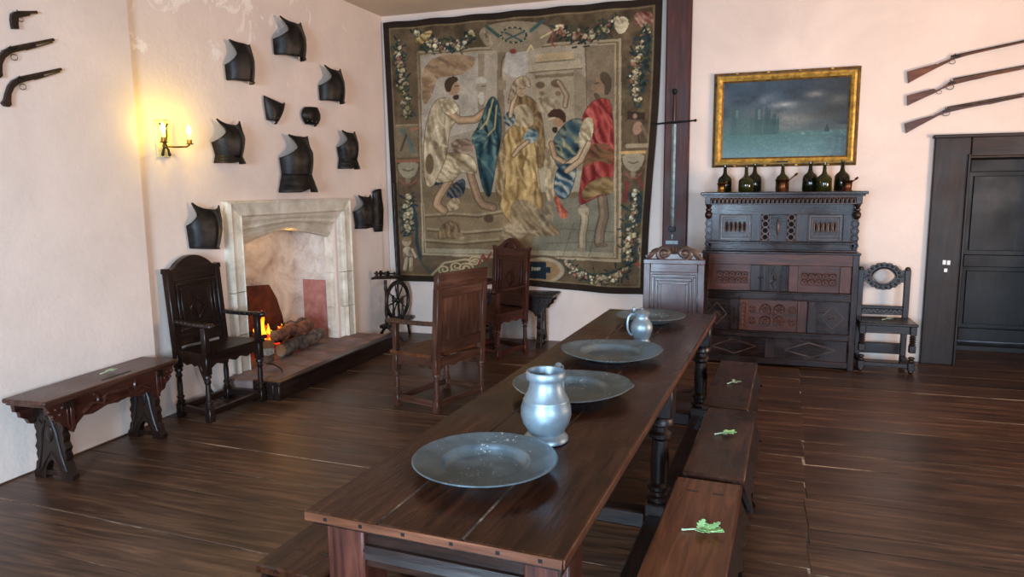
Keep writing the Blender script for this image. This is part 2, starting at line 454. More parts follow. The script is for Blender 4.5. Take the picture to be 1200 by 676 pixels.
# back wall with the doorway opening
DX0, DX1, DZ = 1.83, 2.85, 1.84
mb = MB(); mb.bb(-4.6, DX0, YB, YB + .3, 0, ZC, 0); mb.bb(DX1, XR + .3, YB, YB + .3, 0, ZC, 0); mb.bb(DX0, DX1, YB, YB + .3, DZ, ZC, 0)
struct(mb.build('wall_back', M_wall))
# right wall and front wall with their window openings
def wall_win(name, mk, u0, u1, wins):
    m = MB(); us = sorted(wins); cur = u0
    for a, b, z0, z1 in us:
        mk(m, cur, a, 0, ZC); mk(m, a, b, 0, z0); mk(m, a, b, z1, ZC); cur = b
    mk(m, cur, u1, 0, ZC)
    return struct(m.build(name, M_wall))
wall_win('wall_front', lambda m, a, b, z0, z1: m.bb(a, b, YF - .3, YF, z0, z1, 0), -4.6, XR + .3, [(-1.85, -.35, .8, 2.3), (2.35, 3.85, .8, 2.3)])
wall_win('wall_right', lambda m, a, b, z0, z1: m.bb(XR, XR + .3, a, b, z0, z1, 0), YF, YB, [(2.95, 4.85, .6, 2.1)])
def window(name, mkp, u0, u1, z0, z1, n):
    r = bpy.data.objects.new(name, None); COL.objects.link(r); tag(r, kind='structure')
    m = MB()
    for a, b, c, d in ((u0, u0 + .06, z0, z1), (u1 - .06, u1, z0, z1), (u0 + .06, u1 - .06, z0, z0 + .06), (u0 + .06, u1 - .06, z1 - .06, z1)): m.bb(*mkp(a, b), c, d)
    m.build('window_frame', M_white, r)
    m = MB()
    for k in range(1, n):
        u = u0 + (u1 - u0) * k / n; m.bb(*mkp(u - .02, u + .02), z0 + .06, z1 - .06)
    m.build('mullion', M_white, r)
window('window_1', lambda a, b: (a, b, YF - .2, YF - .12), -1.85, -.35, .8, 2.3, 2)
window('window_2', lambda a, b: (a, b, YF - .2, YF - .12), 2.35, 3.85, .8, 2.3, 2)
window('window_3', lambda a, b: (XR + .12, XR + .2, a, b), 2.95, 4.85, .6, 2.1, 3)

# fireside wall: local x runs along the wall, local y into it
RZH = math.atan2(3.33, .13); H0 = (-3.93, 3.83, 0)
Mh = Matrix.Translation(H0) @ Matrix.Rotation(RZH, 4, 'Z')
def hw(s, d=0.0, z=0.0): return Mh @ Vector((s, d, z))
def hobj(o): o.location = H0; o.rotation_euler = (0, 0, RZH); return o
mb = MB(); mb.bb(-.06, .985, 0, .3, 0, ZC, 0); mb.bb(2.28, 3.40, 0, .3, 0, ZC, 0); mb.bb(.985, 2.28, 0, .3, 1.40, ZC, 0)
hobj(struct(mb.build('wall_hearth', M_wallh)))
mb = MB()
mb.bb(.80, 2.45, .50, .62, -.02, 2.4, 0); mb.bb(.80, .99, .10, .50, -.02, 2.4, 0); mb.bb(2.275, 2.45, .10, .50, -.02, 2.4, 0)
mb.bb(.80, 2.45, .3, .62, 2.4, 2.5, 0)
hobj(struct(mb.build('wall_firebox', M_firebox)))

# timber post against the back wall
o = MB().bb(-.765, -.53, 7.07, YB + .0, 0, ZC, .012).build('trim_1', wood('post', 'z')); struct(o)

# doorway: heavy frame, deep reveal and panelled leaf
def doorway():
    r = bpy.data.objects.new('door_1', None); COL.objects.link(r); r.location = (0, 0, 0); tag(r, kind='structure')
    W = wood('door', 'z'); Wx = wood('door', 'x'); Wd = wood('black', 'z', .45)
    m = MB(); m.bb(1.555, DX0, YB - .05, YB, 0, 2.005, .006); m.bb(DX1, DX1 + .28, YB - .05, YB, 0, 2.005, .006)
    m.bb(DX0 - .02, DX0, YB - .07, YB + .3, 0, DZ + .02, .004); m.bb(DX1, DX1 + .02, YB - .07, YB + .3, 0, DZ + .02, .004)
    m.build('door_frame', W, r)
    m = MB(); m.bb(DX0, DX1, YB - .06, YB, DZ, 2.005, .006); m.bb(1.54, DX1 + .3, YB - .065, YB, 2.0, 2.03, .006)
    m.build('lintel', Wx, r)
    m = MB(); m.bb(1.5, DX0, YB + .3, 8.2, 0, 2.1, 0); m.bb(DX1, 3.2, YB + .3, 8.2, 0, 2.1, 0); m.bb(1.5, 3.2, YB + .3, 8.2, DZ, 2.1, 0)
    m.build('reveal', M_irondk, r)
    lf = MB(); y0 = 7.98
    lf.bb(DX0 - .02, DX1 + .02, y0 + .03, y0 + .06, .06, DZ + .02)
    for a, b, c, d in ((1.83, 2.06, .06, 1.84), (2.66, 2.85, .06, 1.84), (2.06, 2.66, .06, .19), (2.06, 2.66, .80, .92), (2.06, 2.66, 1.72, 1.84)): lf.bb(a, b, y0, y0 + .03, c, d, .006)
    lf.bb(1.83, 2.85, y0 - .2, y0 + .06, 0, .05)
    lo = lf.build('door_leaf', Wd, r)
    for z0, z1 in ((.19, .80), (.92, 1.72)):
        m = MB(); m.bb(2.10, 2.62, y0 + .012, y0 + .03, z0 + .04, z1 - .04, .012); m.build('door_panel', Wd, lo)
doorway()
t = thing('light_switch', 'pair of small white switch plates with a third below on the dark door frame', 'light switch', (1.705, YB - .05, .88))
MB().bb(-.03, -.003, -.008, 0, .022, .062, .003).build('switch_plate', M_white, t)
MB().bb(.004, .031, -.008, 0, .020, .060, .003).build('switch_plate', M_white, t)
MB().bb(-.014, .012, -.008, 0, -.044, -.012, .003).build('switch_plate', M_white, t)

# ------------------------------------------------------------------ fireplace
def path_arch(sl, sr, zb, zs, za, sa, n=14):
    """left foot, up, over the four-centred arch, down; every path has the same count"""
    P = [(sl, zb), (sl, .45), (sl, .80), (sl, zs)]
    for k in range(1, n):
        u = k / n; s_ = sl + (sr - sl) * u
        w = u / ((sa - sl) / (sr - sl)) if s_ < sa else (1 - u) / (1 - (sa - sl) / (sr - sl))
        w = min(1, w); P.append((s_, zs + (za - zs) * (1 - (1 - w) ** 1.3)))
    P += [(sr, zs), (sr, .80), (sr, .45), (sr, zb)]
    return P
def lerp_path(A, B, t): return [(a[0] + (b[0] - a[0]) * t, a[1] + (b[1] - a[1]) * t) for a, b in zip(A, B)]
def strip(m, A, B, ya, yb, i0, i1, back):
    """moulded strip between paths A (front depth ya) and B (front depth yb)"""
    n = i1 - i0; vs = []
    for i in range(i0, i1 + 1): vs += [(A[i][0], ya, A[i][1]), (B[i][0], yb, B[i][1]), (A[i][0], back, A[i][1]), (B[i][0], back, B[i][1])]
    fs = []
    for i in range(n):
        a = i * 4; b = a + 4
        fs += [(a, a + 1, b + 1, b), (a + 2, a + 3, b + 3, b + 2), (a, a + 2, b + 2, b), (a + 1, a + 3, b + 3, b + 1)]
    fs += [(0, 1, 3, 2), (n * 4, n * 4 + 1, n * 4 + 3, n * 4 + 2)]
    m.add(vs, fs)
fp = thing('fireplace_surround', 'pale limewashed stone fireplace with moulded arched opening', 'fireplace', H0, RZH)
OUT = path_arch(.775, 2.495, .1415, 1.53, 1.53, 1.6); 
RECT = path_arch(.935, 2.36, .1415, 1.40, 1.40, 1.6); OPEN = path_arch(1.01, 2.255, .1415, 1.155, 1.265, 1.60)
for P in (OUT, RECT):
    P[3] = (P[0][0], P[4][1] if False else P[3][1])
layers = [(OUT, lerp_path(OUT, RECT, .16), -.055, -.07), (lerp_path(OUT, RECT, .16), lerp_path(OUT, RECT, .9), -.052, -.05), (lerp_path(OUT, RECT, .9), RECT, -.062, -.04)]
prev = RECT
dep = [(-.03, -.034), (-.012, -.03), (.005, -.012), (.012, .0), (.03, .01), (.04, .035), (.085, .06)]
dep = [(-.036, -.014), (-.024, .004), (-.008, .012), (-.002, .03), (.014, .03), (.02, .045), (.036, .06)]
for k, (a, b) in enumerate(dep):
    q = lerp_path(RECT, OPEN, (k + 1) / len(dep)); layers.append((prev, q, a, b)); prev = q
nP = len(OUT)
for nm, segs in (('jamb', [(0, 1), (1, 2), (2, 3)]), ('jamb', [(nP - 2, nP - 1), (nP - 3, nP - 2), (nP - 4, nP - 3)]), ('lintel', [(3, nP - 4)])):
    m = MB()
    for A, B, ya, yb in layers:
        for i0, i1 in segs:
            A2, B2 = list(A), list(B)
            if nm == 'jamb':
                for Q in (A2, B2):
                    for q in (i0, i1): Q[q] = (Q[q][0], Q[q][1] + (.003 if Q[q][1] < (A[i0][1] + A[i1][1]) / 2 else -.003))
            strip(m, A2, B2, ya, yb, i0, i1, .11)
    m.build(nm, M_stone, fp, ang=30)
# brick patch on the far inner cheek, part of the firebox lining
m = MB(); m.bb(2.266, 2.277, .13, .40, .145, .72, .003)
bp = m.build('brick_patch', M_brickp, fp); bp['label'] = 'old red brick patch inside the fireplace'

hearth = thing('hearth', 'raised rough stone hearth with dark timber kerb in front of the fireplace', 'hearth', (0, 0, 0))
m = MB()
def hz(u, v):
    x = -4.42 + u * (-3.41 + 4.42); y = 4.49 + v * (6.40 - 4.49)
    z = .140 + .007 * math.sin(9 * x + 5 * y) * math.sin(7 * y) + .005 * math.sin(23 * y + 3 * x) + (.03 * max(0, 1 - abs(y - 6.0) / .22) * max(0, 1 - abs(x + 3.66) / .22))
    return (x, y, z)
xs = 26; ys_ = 44
sl = MB(); sl.grid(lambda u, v: hz(u * .999, v), xs, ys_)
# slab sides
sl.bb(-3.86, -3.41, 4.49, 4.56, .0, .136, .02); sl.bb(-3.86, -3.41, 6.33, 6.40, 0, .136, .02)
keep = []
for f, mi_ in zip(sl.f, sl.mi):
    cxm = sum(sl.v[i][0] for i in f) / len(f); cym = sum(sl.v[i][1] for i in f) / len(f)
    if cxm < -3.88 and not (4.80 < cym < 6.19): continue
    keep.append(f)
sl.f = keep; sl.mi = [0] * len(keep)
sl.build('hearth_slab', M_slate, hearth)
m = MB(); m.bb(-3.41, -3.355, 4.46, 6.41, 0, .135, .008); m.bb(-3.42, -3.345, 4.455, 6.415, .118, .150, .008)
m.bb(-3.60, -3.41, 4.46, 4.50, 0, .15, .006)
m.build('kerb', wood('dark', 'y'), hearth)

# fire, coals, logs, blocks, iron plate
def log(name, label, p0, p1, r, mat, wob=.15, parts=True):
    t = thing(name, label, 'log', p0, group='logs on the hearth')
    d = Vector(p1) - Vector(p0); n = 12; ph = random.random() * 6
    pts = [d * (i / n) + Vector((0, 0, .012 * math.sin(i * .9 + ph))) for i in range(n + 1)]
    m = MB(); m.tube(pts, [r * (1 + wob * math.sin(i * 1.7 + ph)) for i in range(n + 1)], 12)
    vs = []
    for k, v in enumerate(m.v):
        vs.append(v)
    m.build('bark', mat, t, ang=60)
    e = MB(); x = d.normalized(); Rm = x.to_track_quat('Z', 'Y').to_matrix()
    e.lathe([(r * .93 * (1 + wob * math.sin(ph)), -.004), (r * .9, .004)], (0, 0, 0), 12, Rm); e.build('cut_end', M_logend, t)
    return t
log('fire_log', 'lower brown log lying on the hearth stone', (-3.83, 5.14, .222), (-3.90, 5.86, .222), .062, M_barkgrey, .16)
log('fire_log', 'upper straight brown log lying across the lower log', (-3.855, 5.10, .362), (-3.865, 5.64, .356), .05, M_bark, .06)
log('fire_log', 'short grey log behind the upper log', (-3.985, 5.50, .345), (-3.98, 5.80, .34), .055, M_barkgrey, .1)
for k, (z0, h, mt, lb) in enumerate(((.143, .062, simple('brown brick', (112, 84, 68), .9), 'bottom brown brick of the stack left of the logs'), (.206, .062, simple('chipped white brick', (208, 202, 190), .9, 0, .2, 40, col2=(120, 110, 100)), 'chipped white middle brick of the stack left of the logs'), (.269, .058, simple('tan brick', (166, 124, 88), .9), 'tan top brick of the stack left of the logs'))):
    o = MB().box((0, 0, h / 2), (.11, .085, h), .004).build('brick', mt); o.location = (-3.905 + .006 * k, 5.035, z0); o.rotation_euler = (0, 0, .06 * (k - 1)); tag(o, lb, 'brick', 'bricks propping the logs')
t = thing('grate_fire', 'small orange fire of flames and glowing coals in the fireplace', 'fire', (-4.10, 5.36, .15))
m = MB(); m2 = MB()
for k in range(70):
    a = (random.gauss(-.03, .07), random.gauss(.06, .20), .045 + random.random() * .15)
    if abs(a[0]) > .2 or abs(a[1]) > .4: continue
    (m2 if random.random() < .3 else m).ell(a, (random.uniform(.025, .045), random.uniform(.025, .05), random.uniform(.02, .035)), 7, 5, Matrix.Rotation(random.random() * 3, 3, 'Z'))
tag(m.build('coals', M_coal, t, ang=20), kind='stuff'); tag(m2.build('embers', M_ember, t, ang=20), kind='stuff')
m = MB()
for (x, y, h, r) in ((0, -.10, .30, .035), (.02, -.04, .17, .03), (-.02, -.16, .20, .03), (.03, .10, .12, .022), (.0, .18, .13, .02), (.02, -.01, .11, .02)):
    pts = [(x + .012 * math.sin(i * 1.1 + x * 40), y + .014 * math.sin(i * .9 + h * 30), .10 + h * i / 8) for i in range(9)]
    m.tube(pts, [r * v for v in (.55, .9, 1, .9, .74, .56, .38, .2, .02)], 8, flat=.55)
m.build('flame', M_flame, t, ang=80)
def point(name, loc, power, color, radius, parent=None):
    l = bpy.data.lights.new(name, 'POINT'); l.energy = power; l.color = color; l.shadow_soft_size = radius
    o = bpy.data.objects.new(name, l); COL.objects.link(o); o.location = loc
    if parent is not None: o.parent = parent
    return o
point('fire_light', (.12, -.05, .36), .8, (1, .45, .16), .08, t)
point('soffit_glow', hw(1.66, .10, 1.215), 1.1, (1, .55, .10), .02)  # added unseen lamp, gives the arch soffit its orange glow
t = thing('fireback_plate', 'rusty brown iron plate standing behind the flames', 'fireback', (-4.33, 5.52, .156))
m = MB(); m.prism([(-.30, 0), (.36, 0), (.34, .22), (.26, .42), (.16, .56), (-.30, .60)], -.012, .012, 'yz'); m.build('plate', M_rust, t)
MB().bb(-.05, .0, -.2, -.17, 0, .10, .003).build('foot', M_rust, t); MB().bb(-.05, .0, .2, .23, 0, .10, .003).build('foot', M_rust, t)
m = MB(); P = [(-3.80, 4.91, .158), (-3.72, 4.87, .172), (-3.62, 4.82, .168), (-3.54, 4.76, .160), (-3.49, 4.69, .158)]
o = m.tube(P, .006, 8).build('electric_cord', M_cord); tag(o, 'black electric cord curling over the left end of the hearth', 'cord')
o = MB().tube([(-3.875, 4.20, .36), (-3.868, 4.215, .28), (-3.855, 4.245, .17), (-3.83, 4.30, .07), (-3.80, 4.35, .012), (-3.76, 4.40, .0065)], .006, 8).build('electric_cord', M_cord); tag(o, 'black electric cord hanging down the wall behind the armchair legs', 'cord')

# ------------------------------------------------------------------ ornaments for woodwork
def scallop(x0, x1, z_top, z_bot, n=3, depth=.03):
    """board outline with a wavy lower edge"""
    P = [(x0, z_top), (x0, z_bot - depth * .2)]; N_ = n * 10
    for i in range(1, N_):
        u = i / N_; e = min(u, 1 - u) * 2
        P.append((x0 + (x1 - x0) * u, z_bot + depth * (.5 - .5 * math.cos(2 * PI * n * u)) * .8 + depth * .3 * min(1, e * 3)))
    P += [(x1, z_bot - depth * .2), (x1, z_top)]
    return P
def spiral(cx, cz, r0, r1, turns, a0, sgn, y, n=26):
    return [(cx + (r0 + (r1 - r0) * i / n) * math.cos(a0 + sgn * 2 * PI * turns * i / n), y, cz + (r0 + (r1 - r0) * i / n) * math.sin(a0 + sgn * 2 * PI * turns * i / n)) for i in range(n + 1)]
def rosette(m, cx, y, cz, r, n=6):
    m.ring((cx, y, cz), r * .92, r * .13, 'xz', 16, 5)
    for k in range(n):
        a = 2 * PI * k / n
        m.ell((cx + .5 * r * math.cos(a), y, cz + .5 * r * math.sin(a)), (r * .3, r * .14, r * .16), 8, 5, Matrix.Rotation(-a, 3, 'Y'))
    m.ell((cx, y, cz), (r * .2, r * .18, r * .2), 8, 5)
def moulding(m, x0, x1, z0, z1, y, w=.014, h=.008):
    for a, b, c, d in ((x0, x1, z0, z0 + w), (x0, x1, z1 - w, z1), (x0, x0 + w, z0 + w, z1 - w), (x1 - w, x1, z0 + w, z1 - w)):
        m.bb(a, b, y - h, y, c, d, .003)
def diamond(m, cx, cz, hx, hz_, y, r=.005):
    P = [(cx - hx, y, cz), (cx, y, cz + hz_), (cx + hx, y, cz), (cx, y, cz - hz_)]
    for i in range(4): m.bar(P[i], P[(i + 1) % 4], .008, .008, .002, up=(0, 1, 0))
def turned(z0, z1, r, kind='baluster'):
    """turned leg profile between two blocks"""
    h = z1 - z0
    if kind == 'bobbin':
        P = []
        for k in range(4):
            P += [(r * .55, z0 + h * (k + .02) / 4), (r * .92, z0 + h * (k + .25) / 4), (r, z0 + h * (k + .5) / 4), (r * .92, z0 + h * (k + .75) / 4), (r * .55, z0 + h * (k + .98) / 4)]
        return P
    if kind == 'column':
        L = [(0, .8), (.03, 1.0), (.07, 1.0), (.09, .72), (.13, .72), (.16, .95), (.20, .95), (.23, .66), (.5, .72), (.72, .60), (.76, .85), (.80, .85), (.83, .62), (.88, .62), (.91, 1.0), (.96, 1.0), (1, .8)]
    elif kind == 'vase':
        L = [(0, .8), (.04, 1.0), (.08, 1.0), (.10, .66), (.14, .66), (.17, .9), (.2, .9), (.22, .62), (.34, .78), (.50, 1.0), (.62, 1.02), (.74, .8), (.80, .58), (.83, .58), (.86, .9), (.90, .9), (.92, .65), (.96, 1.0), (1, .9)]
    else:
        L = [(0, .8), (.05, 1.0), (.10, .95), (.13, .60), (.2, .85), (.30, 1.0), (.42, .85), (.56, .62), (.74, .55), (.79, .9), (.84, .9), (.87, .6), (.94, .95), (1, .8)]
    return [(r * b, z0 + h * a) for a, b in L]

# ------------------------------------------------------------------ chairs
def armchair(name, label, loc, rz, W=.5, Wf=.54, D=.42, sz=.44, h=1.05, az=.68, crest='arch', wk='dark', legk='baluster', panel='diamond', arms=True, seat_hi=None, backside=False, rear_turned=False):
    """front looks along local -Y; back posts at +Y"""
    t = thing(name, label, 'chair', loc, rz)
    wz, wx, wy = wood(wk, 'z'), wood(wk, 'x'), wood(wk, 'y')
    yb, yf = D / 2, -D / 2; lw = .05; rake = .07
    SH = Matrix(((1, 0, 0, 0), (0, 1, rake, -rake * sz), (0, 0, 1, 0), (0, 0, 0, 1)))
    ph = h - (.0 if crest in ('scroll',) else .06)
    for s in (-1, 1):
        m = MB()
        if rear_turned:
            m.bb(s * W / 2 - lw / 2, s * W / 2 + lw / 2, yb - lw / 2, yb + lw / 2, 0, .10, .004); m.lathe(turned(.10, sz - .11, lw * .56, legk), (s * W / 2, yb, 0), 14); m.bb(s * W / 2 - lw / 2, s * W / 2 + lw / 2, yb - lw / 2, yb + lw / 2, sz - .11, sz, .004)
        else: m.bb(s * W / 2 - lw / 2, s * W / 2 + lw / 2, yb - lw / 2, yb + lw / 2, 0, sz, .004)
        m.M = SH; m.bb(s * W / 2 - lw / 2, s * W / 2 + lw / 2, yb - lw / 2, yb + lw / 2, sz - .01, ph - .05, .004)
        m.build('rear_leg', wz, t)
        m = MB(); x = s * Wf / 2
        m.bb(x - lw / 2, x + lw / 2, yf - lw / 2, yf + lw / 2, .0, .10, .005)
        m.lathe(turned(.10, sz - .13, lw * .56, legk), (x, yf, 0), 14)
        m.bb(x - lw / 2, x + lw / 2, yf - lw / 2, yf + lw / 2, sz - .13, sz + .02, .004)
        if arms:
            if legk == 'baluster': m.lathe(turned(sz + .02, az - .02, lw * .5, 'baluster'), (x, yf, 0), 14)
            else: m.bb(x - lw * .42, x + lw * .42, yf - lw * .42, yf + lw * .42, sz + .02, az - .015, .004)
        m.build('front_leg', wz, t)
    # seat
    m = MB(); ov = .02
    poly = [(-Wf / 2 - ov - .01, yf - .035), (Wf / 2 + ov + .01, yf - .035), (W / 2 + ov, yb - lw / 2 - .002), (-W / 2 - ov, yb - lw / 2 - .002)]
    m.prism(poly, sz, sz + .026, 'xy'); m.build('seat', wood(seat_hi or wk, 'x'), t)
    m = MB(); m.prism(scallop(-Wf / 2 + lw / 2, Wf / 2 - lw / 2, sz - .001, sz - .085, 4, .022), yf - .014, yf + .010, 'xz'); m.build('seat_rail', wx, t)
    m = MB(); m.prism(scallop(-W / 2 + lw / 2, W / 2 - lw / 2, sz - .001, sz - .085, 3, .022), yb - .010, yb + .014, 'xz'); m.build('seat_rail', wx, t)
    for s in (-1, 1):
        m = MB(); a = Vector((s * Wf / 2, yf + lw / 2, 0)); b = Vector((s * W / 2, yb - lw / 2, 0)); L_ = (b - a).length
        ang = math.atan2(b.y - a.y, b.x - a.x)
        m.M = Matrix.Translation(a) @ Matrix.Rotation(ang, 4, 'Z'); m.prism(scallop(0, L_, sz - .001, sz - .085, 3, .022), -.012, .012, 'xz'); m.build('seat_rail', wy, t)
        m = MB(); m.bar((s * Wf / 2, yf + lw / 2, .065), (s * W / 2, yb - lw / 2, .065), .034, .045); m.build('stretcher', wy, t)
    m = MB(); m.bar((-Wf / 2 + lw / 2, yf, .065), (Wf / 2 - lw / 2, yf, .065), .034, .045); m.build('stretcher', wx, t)
    m = MB(); m.bar((-W / 2 + lw / 2, yb, .065), (W / 2 - lw / 2, yb, .065), .034, .045); m.build('stretcher', wx, t)
    if arms:
        for s in (-1, 1):
            m = MB(); ybk = yb + rake * (az - sz) - lw / 2
            pts = []
            for i in range(9):
                u = i / 8; pts.append((s * (W / 2 + (Wf / 2 - W / 2) * u), ybk + (yf - .05 - ybk) * u, az + .008 * (1 - u) - .004 * math.sin(PI * u)))
            m.tube(pts, [.020] * 7 + [.023, .024], 4, flat=.75) if False else [m.bar(pts[q], pts[q + 1], .05, .026, .004) for q in range(8)]
            m.ell((s * Wf / 2, yf - .05, az - .004), (.03, .03, .024), 10, 6)
            m.build('armrest', wy, t)
    # back: rails, panel, moulding, carving
    z0, z1 = sz + .07, ph - .10
    m = MB(SH); m.bb(-W / 2 + lw / 2, W / 2 - lw / 2, yb - .018, yb + .018, z0 - .03, z0 + .05, .004); m.build('back_rail', wx, t)
    m = MB(SH); m.bb(-W / 2 + lw / 2, W / 2 - lw / 2, yb - .018, yb + .018, z1 - .015, ph - .05, .004); m.build('back_rail', wx, t)
    m = MB(SH); m.bb(-W / 2 + lw / 2 - .004, W / 2 - lw / 2 + .004, yb - .008, yb + .008, z0 + .045, z1 - .01, .002)
    pn = m.build('back_panel', wz, t)
    if backside:
        m = MB(SH); moulding(m, -W / 2 + lw / 2, W / 2 - lw / 2, z0 + .05, z1 - .015, yb + .012, .008, .006); m.build('moulding', wx, pn)
    m = MB(SH); wi = W - lw
    if panel == 'diamond':
        moulding(m, -wi / 2 + .02, wi / 2 - .02, z0 + .07, z1 - .035, yb - .008, .02, .014)
        moulding(m, -wi / 2 + .055, wi / 2 - .055, z0 + .105, z1 - .07, yb - .008, .016, .010)
        m.build('moulding', wx, pn)
        m = MB(SH); diamond(m, 0, (z0 + z1) / 2, wi * .17, (z1 - z0) * .18, yb - .012); 
        m.prism([(-wi * .07, (z0 + z1) / 2), (0, (z0 + z1) / 2 + .07), (wi * .07, (z0 + z1) / 2), (0, (z0 + z1) / 2 - .07)], yb - .016, yb - .006, 'xz')
        m.build('carving', wx, pn)
    elif panel == 'nested':
        for k, q in enumerate((.012, .04, .066)): moulding(m, -wi / 2 + q, wi / 2 - q, z0 + .06 + q, z1 - .02 - q, yb - .008 + .002 * k, .018, .016 - .003 * k)
        m.build('moulding', wx, pn)
    # crest
    m = MB(SH); ya, yb2 = yb - .022, yb + .022
    if crest == 'arch':
        P = [(-W / 2 - .035, ph - .055)] + [(-W / 2 - .035, ph - .045), (-W / 2 - .03, ph - .02), (-W / 2 - .005, ph - .02), (-W / 2 + .01, ph - .03)]
        for i in range(13):
            u = i / 12; P.append((-W * .40 + W * .80 * u, ph - .022 + (h - ph + .022) * math.sin(PI * u) ** .8))
        P += [(W / 2 - .01, ph - .03), (W / 2 + .005, ph - .02), (W / 2 + .03, ph - .02), (W / 2 + .035, ph - .045), (W / 2 + .035, ph - .055)]
        m.prism(P, ya, yb2, 'xz'); c = m.build('crest_rail', wx, t)
    elif crest == 'hump':
        P = [(-W / 2 - .03, ph - .055), (-W / 2 - .04, ph - .02), (-W / 2 - .01, ph - .03)]
        for i in range(15):
            u = i / 14; P.append((-W * .40 + W * .80 * u, ph - .025 + (h - ph + .03) * (.5 - .5 * math.cos(2 * PI * u)) ** .75))
        P += [(W / 2 + .01, ph - .03), (W / 2 + .04, ph - .02), (W / 2 + .03, ph - .055)]
        m.prism(P, ya, yb2, 'xz'); c = m.build('crest_rail', wx, t)
        m = MB(SH); m.ring((0, ya - .004, ph - .035), W * .17, .012, 'xz', 14, 6, ry=.06, a0=0, a1=PI); m.ell((0, ya - .002, ph - .02), (W * .12, .012, .018)); m.build('carving', wx, c)
    elif crest == 'scroll':
        m.bb(-W / 2 - .03, W / 2 + .03, ya, yb2, ph - .055, ph - .015, .006)
        c = m.build('crest_rail', wx, t)
        m = MB(SH); R_ = W * .135
        for s in (-1, 1):
            m.tube(spiral(s * W * .19, ph + .03, R_, R_ * .2, 1.6, -PI / 2 + (0 if s > 0 else 0), s, yb - .004), [.019 - .009 * i / 26 for i in range(27)], 7)
            m.ell((s * W * .19, yb - .004, ph + .03), (.022, .022, .022), 9, 6)
            m.tube([(s * W * .30, yb - .004, ph + .05), (s * W * .38, yb - .004, ph + .04), (s * W * .45, yb - .004, ph + .005), (s * W * .52, yb - .004, ph - .02)], [.022, .02, .018, .012], 8)
            m.tube(spiral(s * W * .46, ph + .012, .026, .008, 1.1, PI, -s, yb - .004, 14), .009, 6)
            for k in range(4): m.ell((s * (.012 + .02 * k), yb - .004, ph + .055 - .014 * k), (.012, .014, .022), 8, 5)
        m.prism([(-W * .42, ph - .02), (W * .42, ph - .02), (W * .30, ph + .03), (0, ph + .02), (-W * .30, ph + .03)], yb - .002, yb + .014, 'xz')
        m.build('carving', wood('worn', 'x'), c)
    else:
        m.bb(-W / 2 - lw / 2, W / 2 + lw / 2, ya - .002, yb2 + .002, ph - .055, h - .0, .006); c = m.build('crest_rail', wx, t)
    return t

armchair('armchair', 'dark oak armchair with arched back against the wall left of the fireplace', (-3.655, 4.17, 0), PI / 2 - .06, W=.45, Wf=.52, D=.30, sz=.47, h=1.15, az=.69, crest='arch', wk='dark', panel='diamond', legk='column', rear_turned=True, seat_hi='dark')
armchair('armchair', 'reddish-brown armchair seen from behind with plain panelled back, beside the long table', (-2.17, 4.84, 0), -PI / 2 - .32 + .0, W=.51, Wf=.55, D=.38, sz=.40, h=1.02, az=.645, crest='flat', wk='mid', panel='plain', backside=True, legk='column', seat_hi='warm', rear_turned=True)
armchair('armchair', 'dark armchair with humped crest standing below the tapestry', (-2.30, 6.46, 0), -.46, W=.43, Wf=.48, D=.40, sz=.42, h=1.12, az=.66, crest='hump', wk='red', rear_turned=True, panel='diamond', legk='column')
armchair('high_back_chair', 'purplish oak high-back chair with scrolled crest at the far head of the table', (-.49, 5.22, 0), .03, W=.40, Wf=.46, D=.40, sz=.46, h=1.08, crest='scroll', wk='red', panel='nested', arms=False, legk='column')

